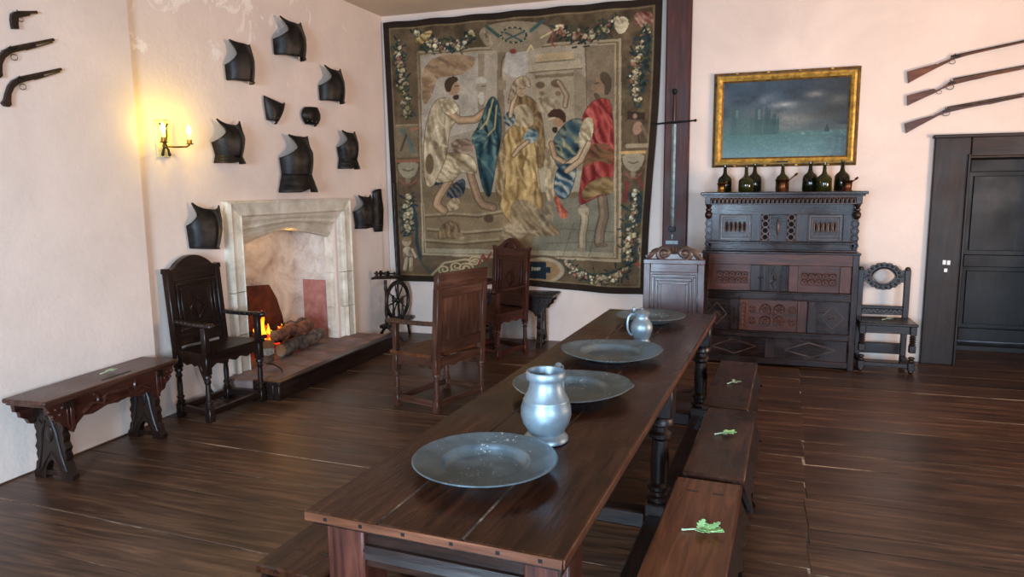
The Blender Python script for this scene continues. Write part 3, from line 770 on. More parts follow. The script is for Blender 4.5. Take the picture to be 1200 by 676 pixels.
def side_chair():
    t = thing('side_chair', 'small dark chair with open oval scalloped crest beside the doorway', 'chair', (1.195, 6.82, 0), .0)
    wz, wx = wood('dark', 'z'), wood('dark', 'x'); W = .375; yb, yf = .16, -.16
    for s in (-1, 1):
        m = MB(); m.bb(s * W / 2 - .024, s * W / 2 + .024, yb - .022, yb + .022, 0, .86, .005); m.ell((s * W / 2, yb, .865), (.024, .022, .022)); m.build('rear_leg', wz, t)
        m = MB(); x = s * .195
        m.bb(x - .026, x + .026, yf - .026, yf + .026, .03, .10, .005); m.ell((x, yf, .022), (.024, .024, .022))
        m.lathe(turned(.10, .20, .027, 'bobbin')[:10], (x, yf, 0), 14); m.bb(x - .026, x + .026, yf - .026, yf + .026, .185, .25, .005)
        m.lathe([(r, z + .13) for r, z in turned(.12, .20, .027, 'bobbin')], (x, yf, 0), 14)
        m.bb(x - .026, x + .026, yf - .026, yf + .026, .335, .415, .005)
        m.build('front_leg', wz, t)
        m = MB(); m.bar((x, yf, .07), (s * W / 2, yb, .07), .03, .05); m.build('stretcher', wx, t)
        m = MB(); m.bar((x, yf, .385), (s * W / 2, yb, .385), .03, .06); m.build('seat_rail', wx, t)
    m = MB(); m.bb(-.225, .225, yf - .05, yb - .02, .415, .438, .006); m.build('seat', wx, t)
    m = MB(); m.bb(-.17, .17, yf - .014, yf + .01, .345, .412, .004); m.build('seat_rail', wx, t)
    m = MB(); m.bb(-.17, .17, yf - .012, yf + .012, .05, .09, .004); m.build('stretcher', wx, t)
    m = MB(); m.bb(-W / 2 + .02, W / 2 - .02, yb - .012, yb + .012, .10, .20, .004); m.build('stretcher', wx, t)
    m = MB(); m.bb(-W / 2 + .02, W / 2 - .02, yb - .015, yb + .015, .455, .535, .005); br = m.build('back_rail', wx, t)
    m = MB()
    for k in range(9): m.ring((-.14 + .035 * k, yb - .016, .495), .018, .004, 'xz', 10, 5)
    m.build('carving', wx, br)
    # oval crest
    m = MB(); n = 48; cz = .80; vs = []; fs = []
    for k in range(n):
        a = 2 * PI * k / n; b = 1 + .10 * abs(math.sin(a * 9))
        for y in (yb - .014, yb + .014):
            vs.append(((.082 + .006 * math.cos(4 * a)) * math.cos(a), y, cz + .066 * math.sin(a))); vs.append((.142 * b * math.cos(a), y, cz + .114 * b * math.sin(a)))
    for k in range(n):
        i = k * 4; j = ((k + 1) % n) * 4
        fs += [(i, i + 1, j + 1, j), (i + 2, i + 3, j + 3, j + 2), (i, i + 2, j + 2, j), (i + 1, i + 3, j + 3, j + 1)]
    m.add(vs, fs)
    for s in (-1, 1):
        P = [(s * .13, cz - .05), (s * (W / 2 - .02), cz - .055), (s * (W / 2 - .02), cz + .06), (s * .13, cz + .05)]
        m.prism(P, yb - .012, yb + .012, 'xz')
    c = m.build('crest_rail', wx, t)
    m = MB()
    for k in range(18):
        a = 2 * PI * k / 18; m.ell((.126 * math.cos(a), yb - .014, cz + .102 * math.sin(a)), (.013, .008, .013), 8, 5)
    m.ring((0, yb - .014, cz), .096, .006, 'xz', 30, 5, ry=.077)
    for s in (-1, 1): m.tube(spiral(s * .152, cz, .018, .005, 1.2, 0, s, yb - .013, 14), .006, 6)
    m.build('carving', wx, c)
side_chair()

# ------------------------------------------------------------------ carved benches
def carved_bench(name, label, loc, rz, L_, W, h, wk, foliage=True):
    t = thing(name, label, 'bench', loc, rz)      # long axis local X, front -Y
    wx, wy, wz = wood(wk, 'x'), wood(wk, 'y'), wood('dark', 'z')
    m = MB(); m.bb(-L_ / 2, L_ / 2, -W / 2, W / 2, h - .026, h, .006); m.bb(-L_ / 2 + .012, L_ / 2 - .012, -W / 2 + .012, W / 2 - .012, h - .038, h - .026, .004)
    m.build('bench_top', wood('mid' if foliage else wk, 'x', .3), t)
    zt = h - .038
    for s in (-1, 1):       # shaped end boards
        m = MB(); x = s * (L_ / 2 - .16)
        half = [(.0, 0), (.055, 0), (.06, .012), (.10, .0), (.135, .0), (.14, .03), (.122, .05), (.115, .085), (.100, .10), (.108, .13), (.100, .15), (.112, .17), (.095, .20), (.102, .23), (.092, .25), (.104, .275), (.098, .30), (.112, .315), (.10, .335), (.125, .345), (.125, .375), (.145, .385), (.145, 1)]
        k = W / .30; R_ = [(y * k, min(z / .42, 1.0) * zt) for y, z in half]
        # arched opening at the foot
        P = [(-.055 * k, .03), (-.045 * k, .065), (-.026 * k, .10), (0, .118), (.026 * k, .10), (.045 * k, .065), (.055 * k, .03)]
        P = P + R_[1:2] + R_[3:] + [(-y, z) for y, z in reversed(R_[3:])] + [(-R_[1][0], R_[1][1])]
        m.prism(P, x - .022, x + .022, 'yz')
        m.bb(x - .018, x + .018, -.12 * k, .12 * k, .018, .05, .005)
        e = m.build('end_board', wz, t)
        m = MB()
        for f in (-1, 1):
            xx = x + f * .022
            for sd in (-1, 1):
                m.tube([(xx, sd * (.018 + (.06 - .045 * q / 16) * k * math.cos(-1.2 + q * .42)) , zt * .80 + (.05 - .036 * q / 16) * math.sin(-1.2 + q * .42)) for q in range(17)], .007, 6)
                m.tube([(xx, sd * .010, zt * .97), (xx, sd * .016, zt * .8), (xx, sd * .05 * k, zt * .6), (xx, sd * .06 * k, zt * .45), (xx, sd * .075 * k, zt * .3), (xx, sd * .10 * k, zt * .12)], [.006, .008, .009, .007, .008, .005], 6)
            m.tube([(xx, -.08 * k, .05), (xx, -.045 * k, .11), (xx, 0, .165), (xx, .045 * k, .11), (xx, .08 * k, .05)], .008, 6)
            m.ell((xx, 0, zt * .58), (.010, .028, .05), 10, 6)
        m.build('carving', wz, e)
    # front and back aprons with scrolled lower edge and bracket wings
    for f, nm in ((-1, 'apron'), (1, 'apron')):
        a = L_ / 2
        P = [(-a + .03, zt), (-a + .035, zt - .045), (-a + .06, zt - .055), (-a + .065, zt - .085), (-a + .10, zt - .105), (-a + .115, zt - .135), (-a + .15, zt - .145), (-a + .185, zt - .19), (-a + .21, zt - .15), (-a + .26, zt - .115), (-a + .32, zt - .125), (-.06, zt - .10), (0, zt - .115)]
        P = P + [(-x, z) for x, z in reversed(P[:-1])]
        m = MB(); y = f * (W / 2 - .035); m.prism(P, y - .012, y + .012, 'xz'); ap = m.build(nm, wx, t)
        if f < 0:
            m = MB(); yy = y - .013
            for s in (-1, 1):
                m.bb(s * (a - .18) - .012, s * (a - .18) + .012, yy - .010, yy, zt - .17, zt, .004)
                m.bb(s * (a - .15) - .004, s * (a - .15) + .004, yy - .008, yy, zt - .14, zt, .002)
                for q in range(5): m.ell((s * (a - .13 + .022 * q), yy, zt - .03 - .018 * ((q * 2) % 4)), (.012, .008, .010), 8, 5)
                m.tube([(s * (a - .25), yy, zt - .10), (s * (a - .32), yy, zt - .06), (s * (a - .40), yy, zt - .085), (s * (a - .44), yy, zt - .03)], [.012, .014, .01, .005], 7)
                m.tube(spiral(s * .17, zt - .05, .038, .02, .6, PI / 2, s, yy, 14), .009, 6)
            m.ell((0, yy + .006, zt - .055), (.12, .014, .034), 16, 6)
            m.tube([(-.1, yy, zt - .092), (-.04, yy, zt - .10), (0, yy, zt - .085), (.04, yy, zt - .10), (.1, yy, zt - .092)], .008, 6)
            m.build('carving', wx, ap)
    return t
b1 = carved_bench('carved_bench', 'carved dark oak bench with scrolled ends against the near left wall', (-3.69, 3.19, 0), PI / 2 + .055, 1.01, .295, .50, 'red')
m = MB(); m.bb(-.06, .16, -.086, -.078, .4995, .5025, .001); m.build('crack', M_irondk, b1)
carved_bench('carved_bench', 'carved black oak bench against the back wall, half hidden behind the humped armchair', (-2.24, 6.94, 0), 0, .88, .32, .545, 'dark', False)

# ------------------------------------------------------------------ spinning wheel
def spinning_wheel():
    t = thing('spinning_wheel', 'dark spinning wheel with tall distaff standing in the far left corner', 'spinning wheel', (-3.55, 6.83, 0), -.14)
    W = wood('black', 'z'); Wx = wood('black', 'x')
    m = MB(); m.ring((0, 0, .42), .205, .017, 'yz', 36, 8); m.ring((0, 0, .42), .183, .010, 'yz', 36, 6); wh = m.build('wheel_rim', W, t)
    for k in range(8):
        a = 2 * PI * k / 8 + .2; m = MB(); c, s = math.cos(a), math.sin(a)
        Rm = Vector((0, c, s)).to_track_quat('Z', 'Y').to_matrix()
        m.lathe([(.006, .02), (.009, .05), (.006, .08), (.010, .12), (.006, .155), (.006, .185)], (0, 0, .42), 8, Rm); m.build('spoke', W, wh)
    m = MB(); m.tube([(-.07, 0, .42), (.07, 0, .42)], .011, 10); m.ell((0, 0, .42), (.03, .028, .028)); m.build('hub', W, wh)
    m = MB(); m.bar((-.02, -.24, .165), (-.02, .24, .20), .11, .035); m.build('base_plank', Wx, t)
    for p, q in (((-.03, -.20, .16), (-.20, -.10, 0)), ((.0, -.20, .16), (.17, -.12, 0)), ((-.02, .2, .19), (-.03, .25, 0))):
        m = MB(); m.tube([Vector(p) + (Vector(q) - Vector(p)) * i / 6 for i in range(7)], [.012, .018, .014, .018, .012, .016, .011], 8); m.build('leg', W, t)
    for s in (-1, 1):
        m = MB(); m.lathe(turned(.17, .47, .018), (s * .06, 0, 0), 10); m.build('upright', W, t)
    m = MB(); m.lathe(turned(.19, .66, .020), (-.03, -.17, 0), 10); m.build('maiden_post', W, t)
    m = MB(); m.tube([(-.21, -.17, .665), (-.16, -.17, .68), (.13, -.17, .70), (.17, -.17, .705)], [.011, .019, .019, .012], 8)
    for x in (-.14, -.02, .09): m.lathe([(.012, 0), (.018, .02), (.012, .04), (.017, .055), (.0, .07)], (x, -.17, .685), 8)
    m.build('mother_of_all', Wx, t)
    m = MB(); m.tube([(-.17, -.17, .725), (.10, -.17, .735)], .007, 8); m.lathe([(.03, -.05), (.033, -.045), (.014, -.04), (.014, .04), (.033, .045), (.03, .05)], (-.04, -.17, .73), 10, Matrix.Rotation(PI / 2, 3, 'Y')); m.build('flyer', Wx, t)
    m = MB(); n = 40; pts = [(-.06 - .015 * i / n, .10, .19 + 1.49 * i / n) for i in range(n + 1)]
    m.tube(pts, [.013 + .004 * math.sin(i * 1.9) * (1 if i > 12 else .3) - .004 * i / n for i in range(n + 1)], 8); m.build('distaff', W, t)
spinning_wheel()

# ------------------------------------------------------------------ long table
TC = (-.611, 3.11); TR = -math.atan2(.2, 3.285)
def tpt(x, y, z=0):
    v = Matrix.Rotation(TR, 3, 'Z') @ Vector((x, y, 0)); return (TC[0] + v.x, TC[1] + v.y, z)
def long_table():
    t = thing('refectory_table', 'long dark oak refectory table with turned legs and a moulded frieze', 'table', (TC[0], TC[1], 0), TR)
    hx, hy, zt = .352, 1.648, .78
    m = MB()
    for a, b in ((-hx, -.136), (-.1348, .10), (.1012, hx)): m.bb(a, b, -hy, hy, zt - .026, zt, .004)
    top = m.build('tabletop', wood('table', 'y'), t)
    m = MB(); m.bb(-.14, .11, -hy + .01, hy - .01, zt - .012, zt - .001, 0); m.build('board_seam', M_seam, top)
    m = MB(); m.bb(-hx + .002, hx - .002, -hy - .004, -hy + .001, zt - .025, zt - .002, .002); m.bb(hx - .001, hx + .004, -hy, hy, zt - .025, zt - .002, .002)
    e = m.build('worn_edge', wood('edge', 'x'), top); e['label'] = 'lighter worn edge of the table top'
    m = MB(); m.bb(-hx + .012, hx - .012, -hy + .012, hy - .012, zt - .040, zt - .026, .004); m.bb(hx - .016, hx - .006, -hy + .006, hy - .006, zt - .05, zt - .026, .003); m.build('under_moulding', wood('dark', 'y'), top)
    m = MB()
    for k in range(6): m.box((-.285 + .117 * k + .012 * math.sin(k * 5), -hy - .0042, zt - .013), (.010, .002, .009), .0008)
    m.build('peg', M_irondk, top)
    ly = (-1.515, 0.0, 1.50)
    for y in ly:
        for s in (-1, 1):
            m = MB(); x = s * .285
            zb = .48 if y < -.5 else .60; m.bb(x - .058, x + .058, y - .058, y + .058, zb, zt - .040, .006)
            m.lathe(turned(.20, zb, .058, 'column'), (x, y, 0), 20)
            m.bb(x - .055, x + .055, y - .055, y + .055, .0, .20, .008)
            m.build('leg', wood('red' if y < 0 else 'dark', 'z'), t)
    def frieze(m, x0, x1, y, f):
        m.bb(x0, x1, y - .012, y + .012, .60, .739, .003)
        P = [(0, .738)]
        P += [(.012, .736), (.020, .722), (.009, .720), (.018, .706), (.002, .703), (.002, .668), (.013, .665), (.022, .650), (.011, .648), (.020, .630), (.005, .627), (.005, .604), (0, .602)]
        m.prism([(y + f * (.008 + a), b) for a, b in P], x0, x1, 'yz')
    m = MB(); frieze(m, -.227, .227, ly[0] - .03, -1); m.build('end_frieze', wood('dark', 'x', .30), t)
    m = MB(); frieze(m, -.227, .227, ly[2] + .03, 1); m.build('end_frieze', wood('dark', 'x'), t)
    for s in (-1, 1):
        for y0, y1 in ((ly[0], ly[1]), (ly[1], ly[2])):
            m = MB(); m.M = Matrix.Rotation(PI / 2, 4, 'Z'); m.bb(y0 + .058, y1 - .058, -s * .275 - .012, -s * .275 + .012, .67, .739, .003); m.build('side_frieze', wood('dark', 'x'), t)
            m = MB(); m.bb(s * .285 - .045, s * .285 + .045, y0 + .055, y1 - .055, .07, .15, .008); m.build('stretcher', wood('dark', 'y'), t)
    for y in (ly[0], ly[1], ly[2]):
        m = MB(); m.bb(-.23, .23, y - .04, y + .04, .07, .15, .008); m.build('stretcher', wood('dark', 'x'), t)
long_table()

# ------------------------------------------------------------------ joined stools / low benches
def stool(label, cx, cy, L_, W, tone, h=.48, group='low benches along the right side of the table'):
    t = thing('low_bench', label, 'bench', (cx, cy, 0), TR, group)
    m = MB(); m.bb(-W / 2, W / 2, -L_ / 2, L_ / 2, h - .032, h, .006); m.build('bench_top', wood(tone, 'y', .26), t)
    m = MB()
    for s in (-1, 1):
        for q in (-1, 1): m.bb(q * .045 - .02, q * .045 + .02, s * (L_ / 2 - .12) - .006, s * (L_ / 2 - .12) + .006, h - .002, h + .0008, .0003)
    m.build('tenon', wood('dark', 'y'), t)
    for s in (-1, 1):
        m = MB(); y = s * (L_ / 2 - .12); zt = h - .032
        half = [(.05, 0), (.13, 0), (.145, .02), (.125, .05), (.13, .09), (.11, .12), (.115, .18), (.098, .22), (.104, .28), (.10, zt)]
        P = [(0, .13), (.03, .10), (.045, .05)] + half + [(-x, z) for x, z in reversed(half)] + [(-.045, .05), (-.03, .10)]
        m.M = Matrix(((1, 0, 0, 0), (0, 1, -.10 * s, .10 * s * zt), (0, 0, 1, 0), (0, 0, 0, 1)))
        m.prism([(x * W / .25, z) for x, z in P], y - .017, y + .017, 'xz'); m.build('leg', wood('dark', 'z'), t)
    for s in (-1, 1):
        m = MB(); zt = h - .032
        m.M = Matrix(((1, 0, -.40 * s, .40 * s * zt), (0, 1, 0, 0), (0, 0, 1, 0), (0, 0, 0, 1))) @ Matrix.Rotation(PI / 2, 4, 'Z')
        m.prism(scallop(-L_ / 2 + .03, L_ / 2 - .03, zt, zt - .11, 5, .035), -s * (W / 2 - .018) - .01, -s * (W / 2 - .018) + .01, 'xz'); m.build('apron', wood('dark', 'x'), t)
    return t
stool('nearest low bench right of the table, warm brown top with large sprig', -.125, 2.235, .95, .245, 'warm')
stool('middle low bench on the right of the table, dark top with a green sprig', -.058, 3.215, .90, .237, 'stool')
stool('farthest low bench on the right of the table, nearest the cupboard', -.035, 4.205, 1.03, .232, 'stool')
stool('low bench left of the table, almost hidden under its near corner', -1.235, 2.14, .95, .245, 'table', group='low bench along the left side of the table')

# ------------------------------------------------------------------ green sprigs
def sprig(label, loc, rz, L_, n, mat):
    t = thing('leaf_sprig', label, 'sprig', loc, rz)
    m = MB(); m.tube([(-L_ * .55, 0, .004), (-L_ * .2, .004, .009), (L_ * .1, 0, .012), (L_ * .42, -.006, .010)], [.0032, .0026, .002, .001], 6); m.ell((-L_ * .55, 0, .005), (.005, .004, .004)); m.build('stem', M_stem, t)
    m = MB()
    def lf(p, a, l, w, up):
        c, s = math.cos(a), math.sin(a)
        pts = []
        prof = [(0, .05), (.18, .6), (.28, .35), (.42, 1), (.52, .5), (.66, .9), (.76, .4), (.88, .5), (1, 0)]
        P = [(u, v) for u, v in prof] + [(u, -v) for u, v in reversed(prof[:-1])]
        vs = []
        for k, (u, v) in enumerate(P):
            x, y = u * l, v * w; z = up * u * l + .25 * abs(y)
            vs.append((p[0] + c * x - s * y, p[1] + s * x + c * y, p[2] + z))
        n_ = len(vs); vs += [(x, y, z - .0012) for x, y, z in vs]
        m.add(vs, [tuple(range(n_)), tuple(range(2 * n_ - 1, n_ - 1, -1))] + [(i, (i + 1) % n_, n_ + (i + 1) % n_, n_ + i) for i in range(n_)])
    for k in range(n):
        u = k / max(1, n - 1); x = -L_ * .12 + L_ * .5 * u; s = 1 if k % 2 else -1
        lf((x, 0, .010), s * (1.15 - .75 * u) + random.uniform(-.15, .15), L_ * random.uniform(.34, .5), L_ * .15, random.uniform(.1, .5))
    lf((L_ * .38, 0, .011), random.uniform(-.2, .2), L_ * .3, L_ * .09, .3)
    m.build('leaves', mat, t, ang=60)
sprig('large bright green sprig on the nearest low bench', (-.105, 2.265, .4805), .05, .10, 11, M_leaf)
sprig('green sprig on the middle low bench', (-.055, 3.25, .4805), .25, .075, 7, M_leaf)
sprig('dried pale sprig on the farthest low bench', (-.03, 4.15, .4805), .5, .065, 5, M_leafp)
sprig('pale green sprig on the carved bench by the near left wall', (-3.70, 3.265, .503), 1.2, .075, 9, M_leafp)
sprig('small pale sprig on the seat of the chair by the doorway', (1.21, 6.78, .440), .3, .08, 6, M_leafp)

# ------------------------------------------------------------------ pewter
def plate(label, loc, R_, oval=1.0, dent=0.0, rz=0.0, big=.62):
    t = tag(MB().build('x', M_pewter, smooth=False), None) if False else None
    m = MB(); k = R_ / .22; w = big * R_
    prof = [(.0, .007), (w * .80, .0075), (w * .88, .011), (w * .95, .024), (w * .985, .033), (w + .004, .0365), (R_ - .014, .042), (R_ - .009, .0455), (R_ - .002, .0455), (R_, .043), (R_ - .002, .0405), (R_ - .014, .038), (w + .006, .032), (w * .985, .027), (w * .9, .006), (w * .82, .001), (.0, .0)]
    seg = 64; m.lathe(prof, (0, 0, 0), seg, None, 1.0, oval)
    if dent:
        V = []
        for x, y, z in m.v:
            a = math.atan2(y, x); r = math.hypot(x, y); f = max(0, (r / R_ - .7) / .3)
            g = 1 + dent * f * (math.exp(-((a - .15) / .12) ** 2) - .6 * math.exp(-((a - .42) / .14) ** 2) + .25 * math.sin(3 * a))
            V.append((x * g, y * g, z + .006 * f * math.sin(2 * a + 1)))
        m.v = V
    o = m.build('pewter_charger', M_pewter, ang=50); o.location = loc; o.rotation_euler = (0, 0, rz)
    return tag(o, label, 'plate', 'pewter chargers on the long table')
zt = .7805
plate('nearest pewter charger, large, in front of the big jug', (-.700, 1.862, zt), .214, 1.0)
plate('dented pewter charger just behind the big jug', (-.640, 2.705, zt), .240, 1.0, .045, -.1)
plate('broad pewter charger halfway down the table', (-.598, 3.365, zt), .246, 1.0, .012)
plate('farthest pewter charger behind the small lidded jug', (-.535, 4.365, zt), .212, 1.0)
# big jug
t = thing('pewter_jug', 'big round-bellied open pewter jug between the two nearest chargers', 'jug', (-.598, 2.165, zt), 0)
P = [(.0, 0), (.068, 0), (.073, .004), (.073, .014), (.066, .022), (.058, .030), (.062, .040), (.076, .062), (.0835, .090), (.082, .115), (.075, .136), (.0755, .139), (.073, .142), (.062, .165), (.055, .185), (.053, .200), (.054, .206), (.063, .209), (.0645, .214), (.0645, .232), (.061, .236), (.057, .234), (.054, .205), (.050, .195), (.056, .165), (.068, .140), (.074, .10), (.06, .045), (.0, .035)]
MB().lathe(P, (0, 0, 0), 40).build('body', M_pewterj, t, ang=50)
m = MB(); m.tube([(.018, .060, .222), (.021, .085, .236), (.023, .105, .225), (.023, .118, .19), (.023, .122, .14), (.022, .110, .095), (.018, .078, .075)], [.010, .011, .011, .010, .009, .009, .008], 10, flat=.7); m.build('handle', M_pewterj, t)
# small lidded jug
t = thing('lidded_jug', 'small lidded pewter jug in front of the farthest charger', 'jug', (-.503, 3.735, zt), 0)
P = [(.0, 0), (.044, 0), (.047, .004), (.046, .012), (.040, .018), (.040, .026), (.050, .045), (.058, .070), (.059, .090), (.053, .110), (.042, .125), (.036, .136), (.036, .146), (.041, .149), (.042, .158), (.038, .160), (.0, .158)]
MB().lathe(P, (0, 0, 0), 32).build('body', M_pewterj, t, ang=50)
m = MB(); m.lathe([(.0, .158), (.044, .159), (.045, .163), (.036, .172), (.015, .178), (.008, .184), (.009, .189), (.0, .192)], (0, 0, 0), 28); m.ell((-.040, -.012, .182), (.010, .008, .014)); m.build('lid', M_pewterj, t)
m = MB(); a = PI + .45; c, s_ = math.cos(a), math.sin(a)
m.tube([(c * r, s_ * r, z) for r, z in ((.038, .156), (.058, .158), (.072, .142), (.078, .112), (.076, .08), (.066, .055), (.052, .045))], [.0075, .008, .0075, .007, .0065, .006, .006], 8); m.build('handle', M_pewterj, t)
# small white stick
o = MB().bar((0, -.022, .003), (.012, .022, .003), .006, .006, .001).build('white_stick', M_white); o.location = (-.915, 2.95, .7805); tag(o, 'small white stick lying on the left edge of the table', 'stick')

# ------------------------------------------------------------------ press cupboard
CX, CY = .2975, 6.62
def PXx(px): return -.341 + .00704 * (px - 824) - CX
M_holeshade = simple('painted hole shade', (20, 12, 9), .8, 0, .1, 10, spec=.15)  # near-black colour standing in for the shade inside the carved holes
def cupboard():
    t = thing('press_cupboard', 'tall carved dark oak press cupboard with pendants under its frieze', 'cupboard', (CX, CY, 0))
    worn_hi = wood('worn', 'x'); D = wood('cab', 'z'); Dx = wood('cab', 'x'); R_ = wood('cabred', 'x'); Rz = wood('cabred', 'z')
    hw_ = .645; dep_ = .53
    m = MB(); m.bb(-hw_ + .01, hw_ - .01, .022, dep_, .05, 1.0, .004); m.bb(-hw_ + .05, hw_ - .05, .11, dep_, 1.0, 1.52, .004); m.build('carcass', D, t)
    for s in (-1, 1):
        m = MB(); m.bb(s * hw_, s * (hw_ - .055), -.004, .05, .0, 1.02, .006); m.bb(s * hw_, s * (hw_ - .05), dep_ - .05, dep_, 0, 1.02, .006); m.build('corner_post', D, t)
        m = MB(); m.ell((s * (hw_ - .025), .012, .018), (.024, .024, .02)); m.build('foot', D, t) if False else None
    def rail(z0, z1, y, mat, prof=True, x0=-hw_ + .05, x1=hw_ - .05):
        m = MB(); m.bb(x0, x1, y, y + .05, z0, z1, .004)
        if prof: m.bb(x0, x1, y - .012, y + .01, z1 - .02, z1 - .003, .004); m.bb(x0, x1, y - .007, y + .01, z0 + .004, z0 + .014, .003)
        return m.build('rail', mat, t)
    rail(.913, 1.015, .0, wood('cabred', 'x'), False)
    m = MB(); m.bb(-hw_ - .008, hw_ + .008, -.014, dep_, 1.012, 1.034, .006); m.build('waist_moulding', Dx, t)
    rail(.603, .682, .0, Dx); rail(.257, .322, .0, Dx); rail(.02, .075, .0, Dx, False)
    def muntin(x0, x1, z0, z1, mat=D, grooves=0):
        m = MB(); m.bb(x0, x1, .002, .05, z0, z1, .003)
        for g in range(grooves):
            x = x0 + (x1 - x0) * (g + .5) / grooves; m.bb(x - .006, x + .006, -.005, .01, z0, z1, .003)
        return m.build('muntin', mat, t)
    def panel(x0, x1, z0, z1, mat, carve, y=.014):
        m = MB(); m.bb(x0 - .004, x1 + .004, y, y + .02, z0 - .004, z1 + .004, .002); p = m.build('panel', mat, t)
        c = MB(); cx, cz = (x0 + x1) / 2, (z0 + z1) / 2; w, h = x1 - x0, z1 - z0
        if carve == 'guilloche':
            bw, bh = w * .84, h * .46; n = 5
            moulding(c, cx - bw / 2 - .006, cx + bw / 2 + .006, cz - bh / 2 - .006, cz + bh / 2 + .006, y, .006, .004)
            for r_ in (-1, 1):
                for k in range(n): 
                    c.ring((cx - bw / 2 + bw * (k + .5) / n, y - .001, cz + r_ * bh * .25), bw / n * .44, .006, 'xz', 14, 5, ry=bh * .23); c.ell((cx - bw / 2 + bw * (k + .5) / n, y - .001, cz + r_ * bh * .25), (.010, .006, .010), 8, 5)
        elif carve == 'rosettes':
            for r_ in (-1, 1):
                for s in (-1, 1): rosette(c, cx + s * w * .14, y - .002, cz + r_ * h * .19, h * .17)
                for s in (-1, 1):
                    x = cx + s * w * .40; z = cz + r_ * h * .19
                    for a in (0, 1, 2, 3): c.ell((x + .018 * math.cos(a * PI / 2 + .78), y - .001, z + .02 * math.sin(a * PI / 2 + .78)), (.014, .006, .008), 8, 5, Matrix.Rotation(-(a * PI / 2 + .78), 3, 'Y'))
                    c.ring((x, y, z), .030, .003, 'xz', 12, 4)
            c.tube(spiral(cx, cz, .03, .008, 1.3, 0, 1, y - .001, 16), .005, 5)
        elif carve == 'diamond':
            diamond(c, cx, cz, w * .38, h * .36, y - .002)
            for k in range(7):
                a = PI * k / 6; c.ell((cx + .024 * math.cos(a), y - .002, cz - .012 + .024 * math.sin(a)), (.014, .005, .005), 8, 5, Matrix.Rotation(-a, 3, 'Y'))
        elif carve == 'lozenge':
            P = [(cx - w * .36, y - .002, cz - h * .05), (cx - w * .02, y - .002, cz + h * .36), (cx + w * .36, y - .002, cz + h * .05), (cx + w * .02, y - .002, cz - h * .36)]
            for i in range(4): c.bar(P[i], P[(i + 1) % 4], .010, .010, .002, up=(0, 1, 0))
        elif carve == 'slots':
            moulding(c, x0 + .012, x1 - .012, z0 + .012, z1 - .012, y, .012, .007); moulding(c, x0 + .035, x1 - .035, z0 + .045, z1 - .035, y, .006, .004)
            for k in range(5): q = MB(); q.ring((cx - .075 + .0375 * k, y - .001, cz + .006), .013, .005, 'xz', 16, 5, ry=.044); q.build('carved_loop', worn_hi, p)
        elif carve == 'figure':
            c.tube([(cx, y, z0 + .02), (cx - w * .2, y, cz - h * .2), (cx + w * .18, y, cz), (cx - w * .18, y, cz + h * .2), (cx, y, z1 - .02)], [.005, .009, .010, .009, .005], 7)
            c.ell((cx, y, cz), (w * .12, .010, h * .10)); moulding(c, x0 + .006, x1 - .006, z0 + .006, z1 - .006, y, .006, .005)
        elif carve == 'spindle':
            c.ell((cx, y, cz), (w * .12, .014, h * .26)); c.ell((cx, y, cz + h * .3), (w * .05, .01, h * .06)); c.ell((cx, y, cz - h * .3), (w * .05, .01, h * .06))
        if carve == 'slots':
            g = MB()
            for k in range(5): g.ell((cx - .075 + .0375 * k, y + .0005, cz + .006), (.012, .0012, .042), 12, 6)
            g.build('slot_shade', M_holeshade, p)
        c.build('carving', worn_hi if carve in ('diamond', 'lozenge', 'slots', 'spindle') else mat, p)
        return p
    X = PXx
    # lower rows
    z0, z1 = .682, .913
    muntin(X(825.5), X(838), z0, z1, Rz); panel(X(838), X(882), z0, z1, R_, 'guilloche'); muntin(X(882), X(893.3), z0, z1, D)
    muntin(X(894.3), X(903), z0, z1, D, 2); panel(X(903), X(918), z0, z1, D, 'figure'); muntin(X(918), X(927), z0, z1, D, 2); muntin(X(927), X(938), z0, z1, Rz)
    panel(X(938), X(985.5), z0, z1, R_, 'guilloche'); muntin(X(985.5), X(998), z0, z1, Rz)
    m = MB(); m.ell((X(892), -.006, .80), (.008, .010, .008)); m.ell((X(896.5), -.006, .80), (.008, .010, .008)); m.build('knob', M_irondk, t)
    z0, z1 = .322, .603
    panel(X(826), X(858), z0, z1, Dx, 'diamond'); muntin(X(858), X(870), z0, z1, D); 
    m = MB(); m.bb(X(870), X(880), .004, .05, z0, z1, .003)
    for k in range(6): m.ring(((X(870) + X(880)) / 2, .002, z0 + .04 + .038 * k), .018, .005, 'xz', 12, 5)
    o = m.build('carved_strip', wood('warm', 'z'), t)
    panel(X(880), X(939), z0, z1, R_, 'rosettes'); muntin(X(939), X(950), z0, z1, Rz); muntin(X(951), X(962), z0, z1, D); panel(X(962), X(997), z0, z1, Dx, 'diamond')
    z0, z1 = .075, .257
    panel(X(826), X(902), z0, z1, Dx, 'lozenge'); muntin(X(902), X(914), z0, z1, D); panel(X(914), X(997), z0, z1, Dx, 'lozenge')
    # upper stage, set back a little
    yu = .07
    m = MB(); m.bb(-hw_ + .04, hw_ - .04, yu, yu + .05, 1.034, 1.12, .004); m.bb(-hw_ + .04, hw_ - .04, yu - .012, yu + .01, 1.095, 1.115, .004); m.bb(-hw_ + .02, hw_ - .02, .02, yu, 1.034, 1.05, .004); m.build('rail', Dx, t)
    m = MB(); m.bb(-hw_ + .05, hw_ - .05, yu, yu + .05, 1.355, 1.45, .004); m.build('rail', Dx, t)
    z0, z1 = 1.12, 1.36
    def mu(x0, x1, mat=D):
        m = MB(); m.bb(x0, x1, yu + .002, yu + .05, z0, z1, .003); return m.build('muntin', mat, t)
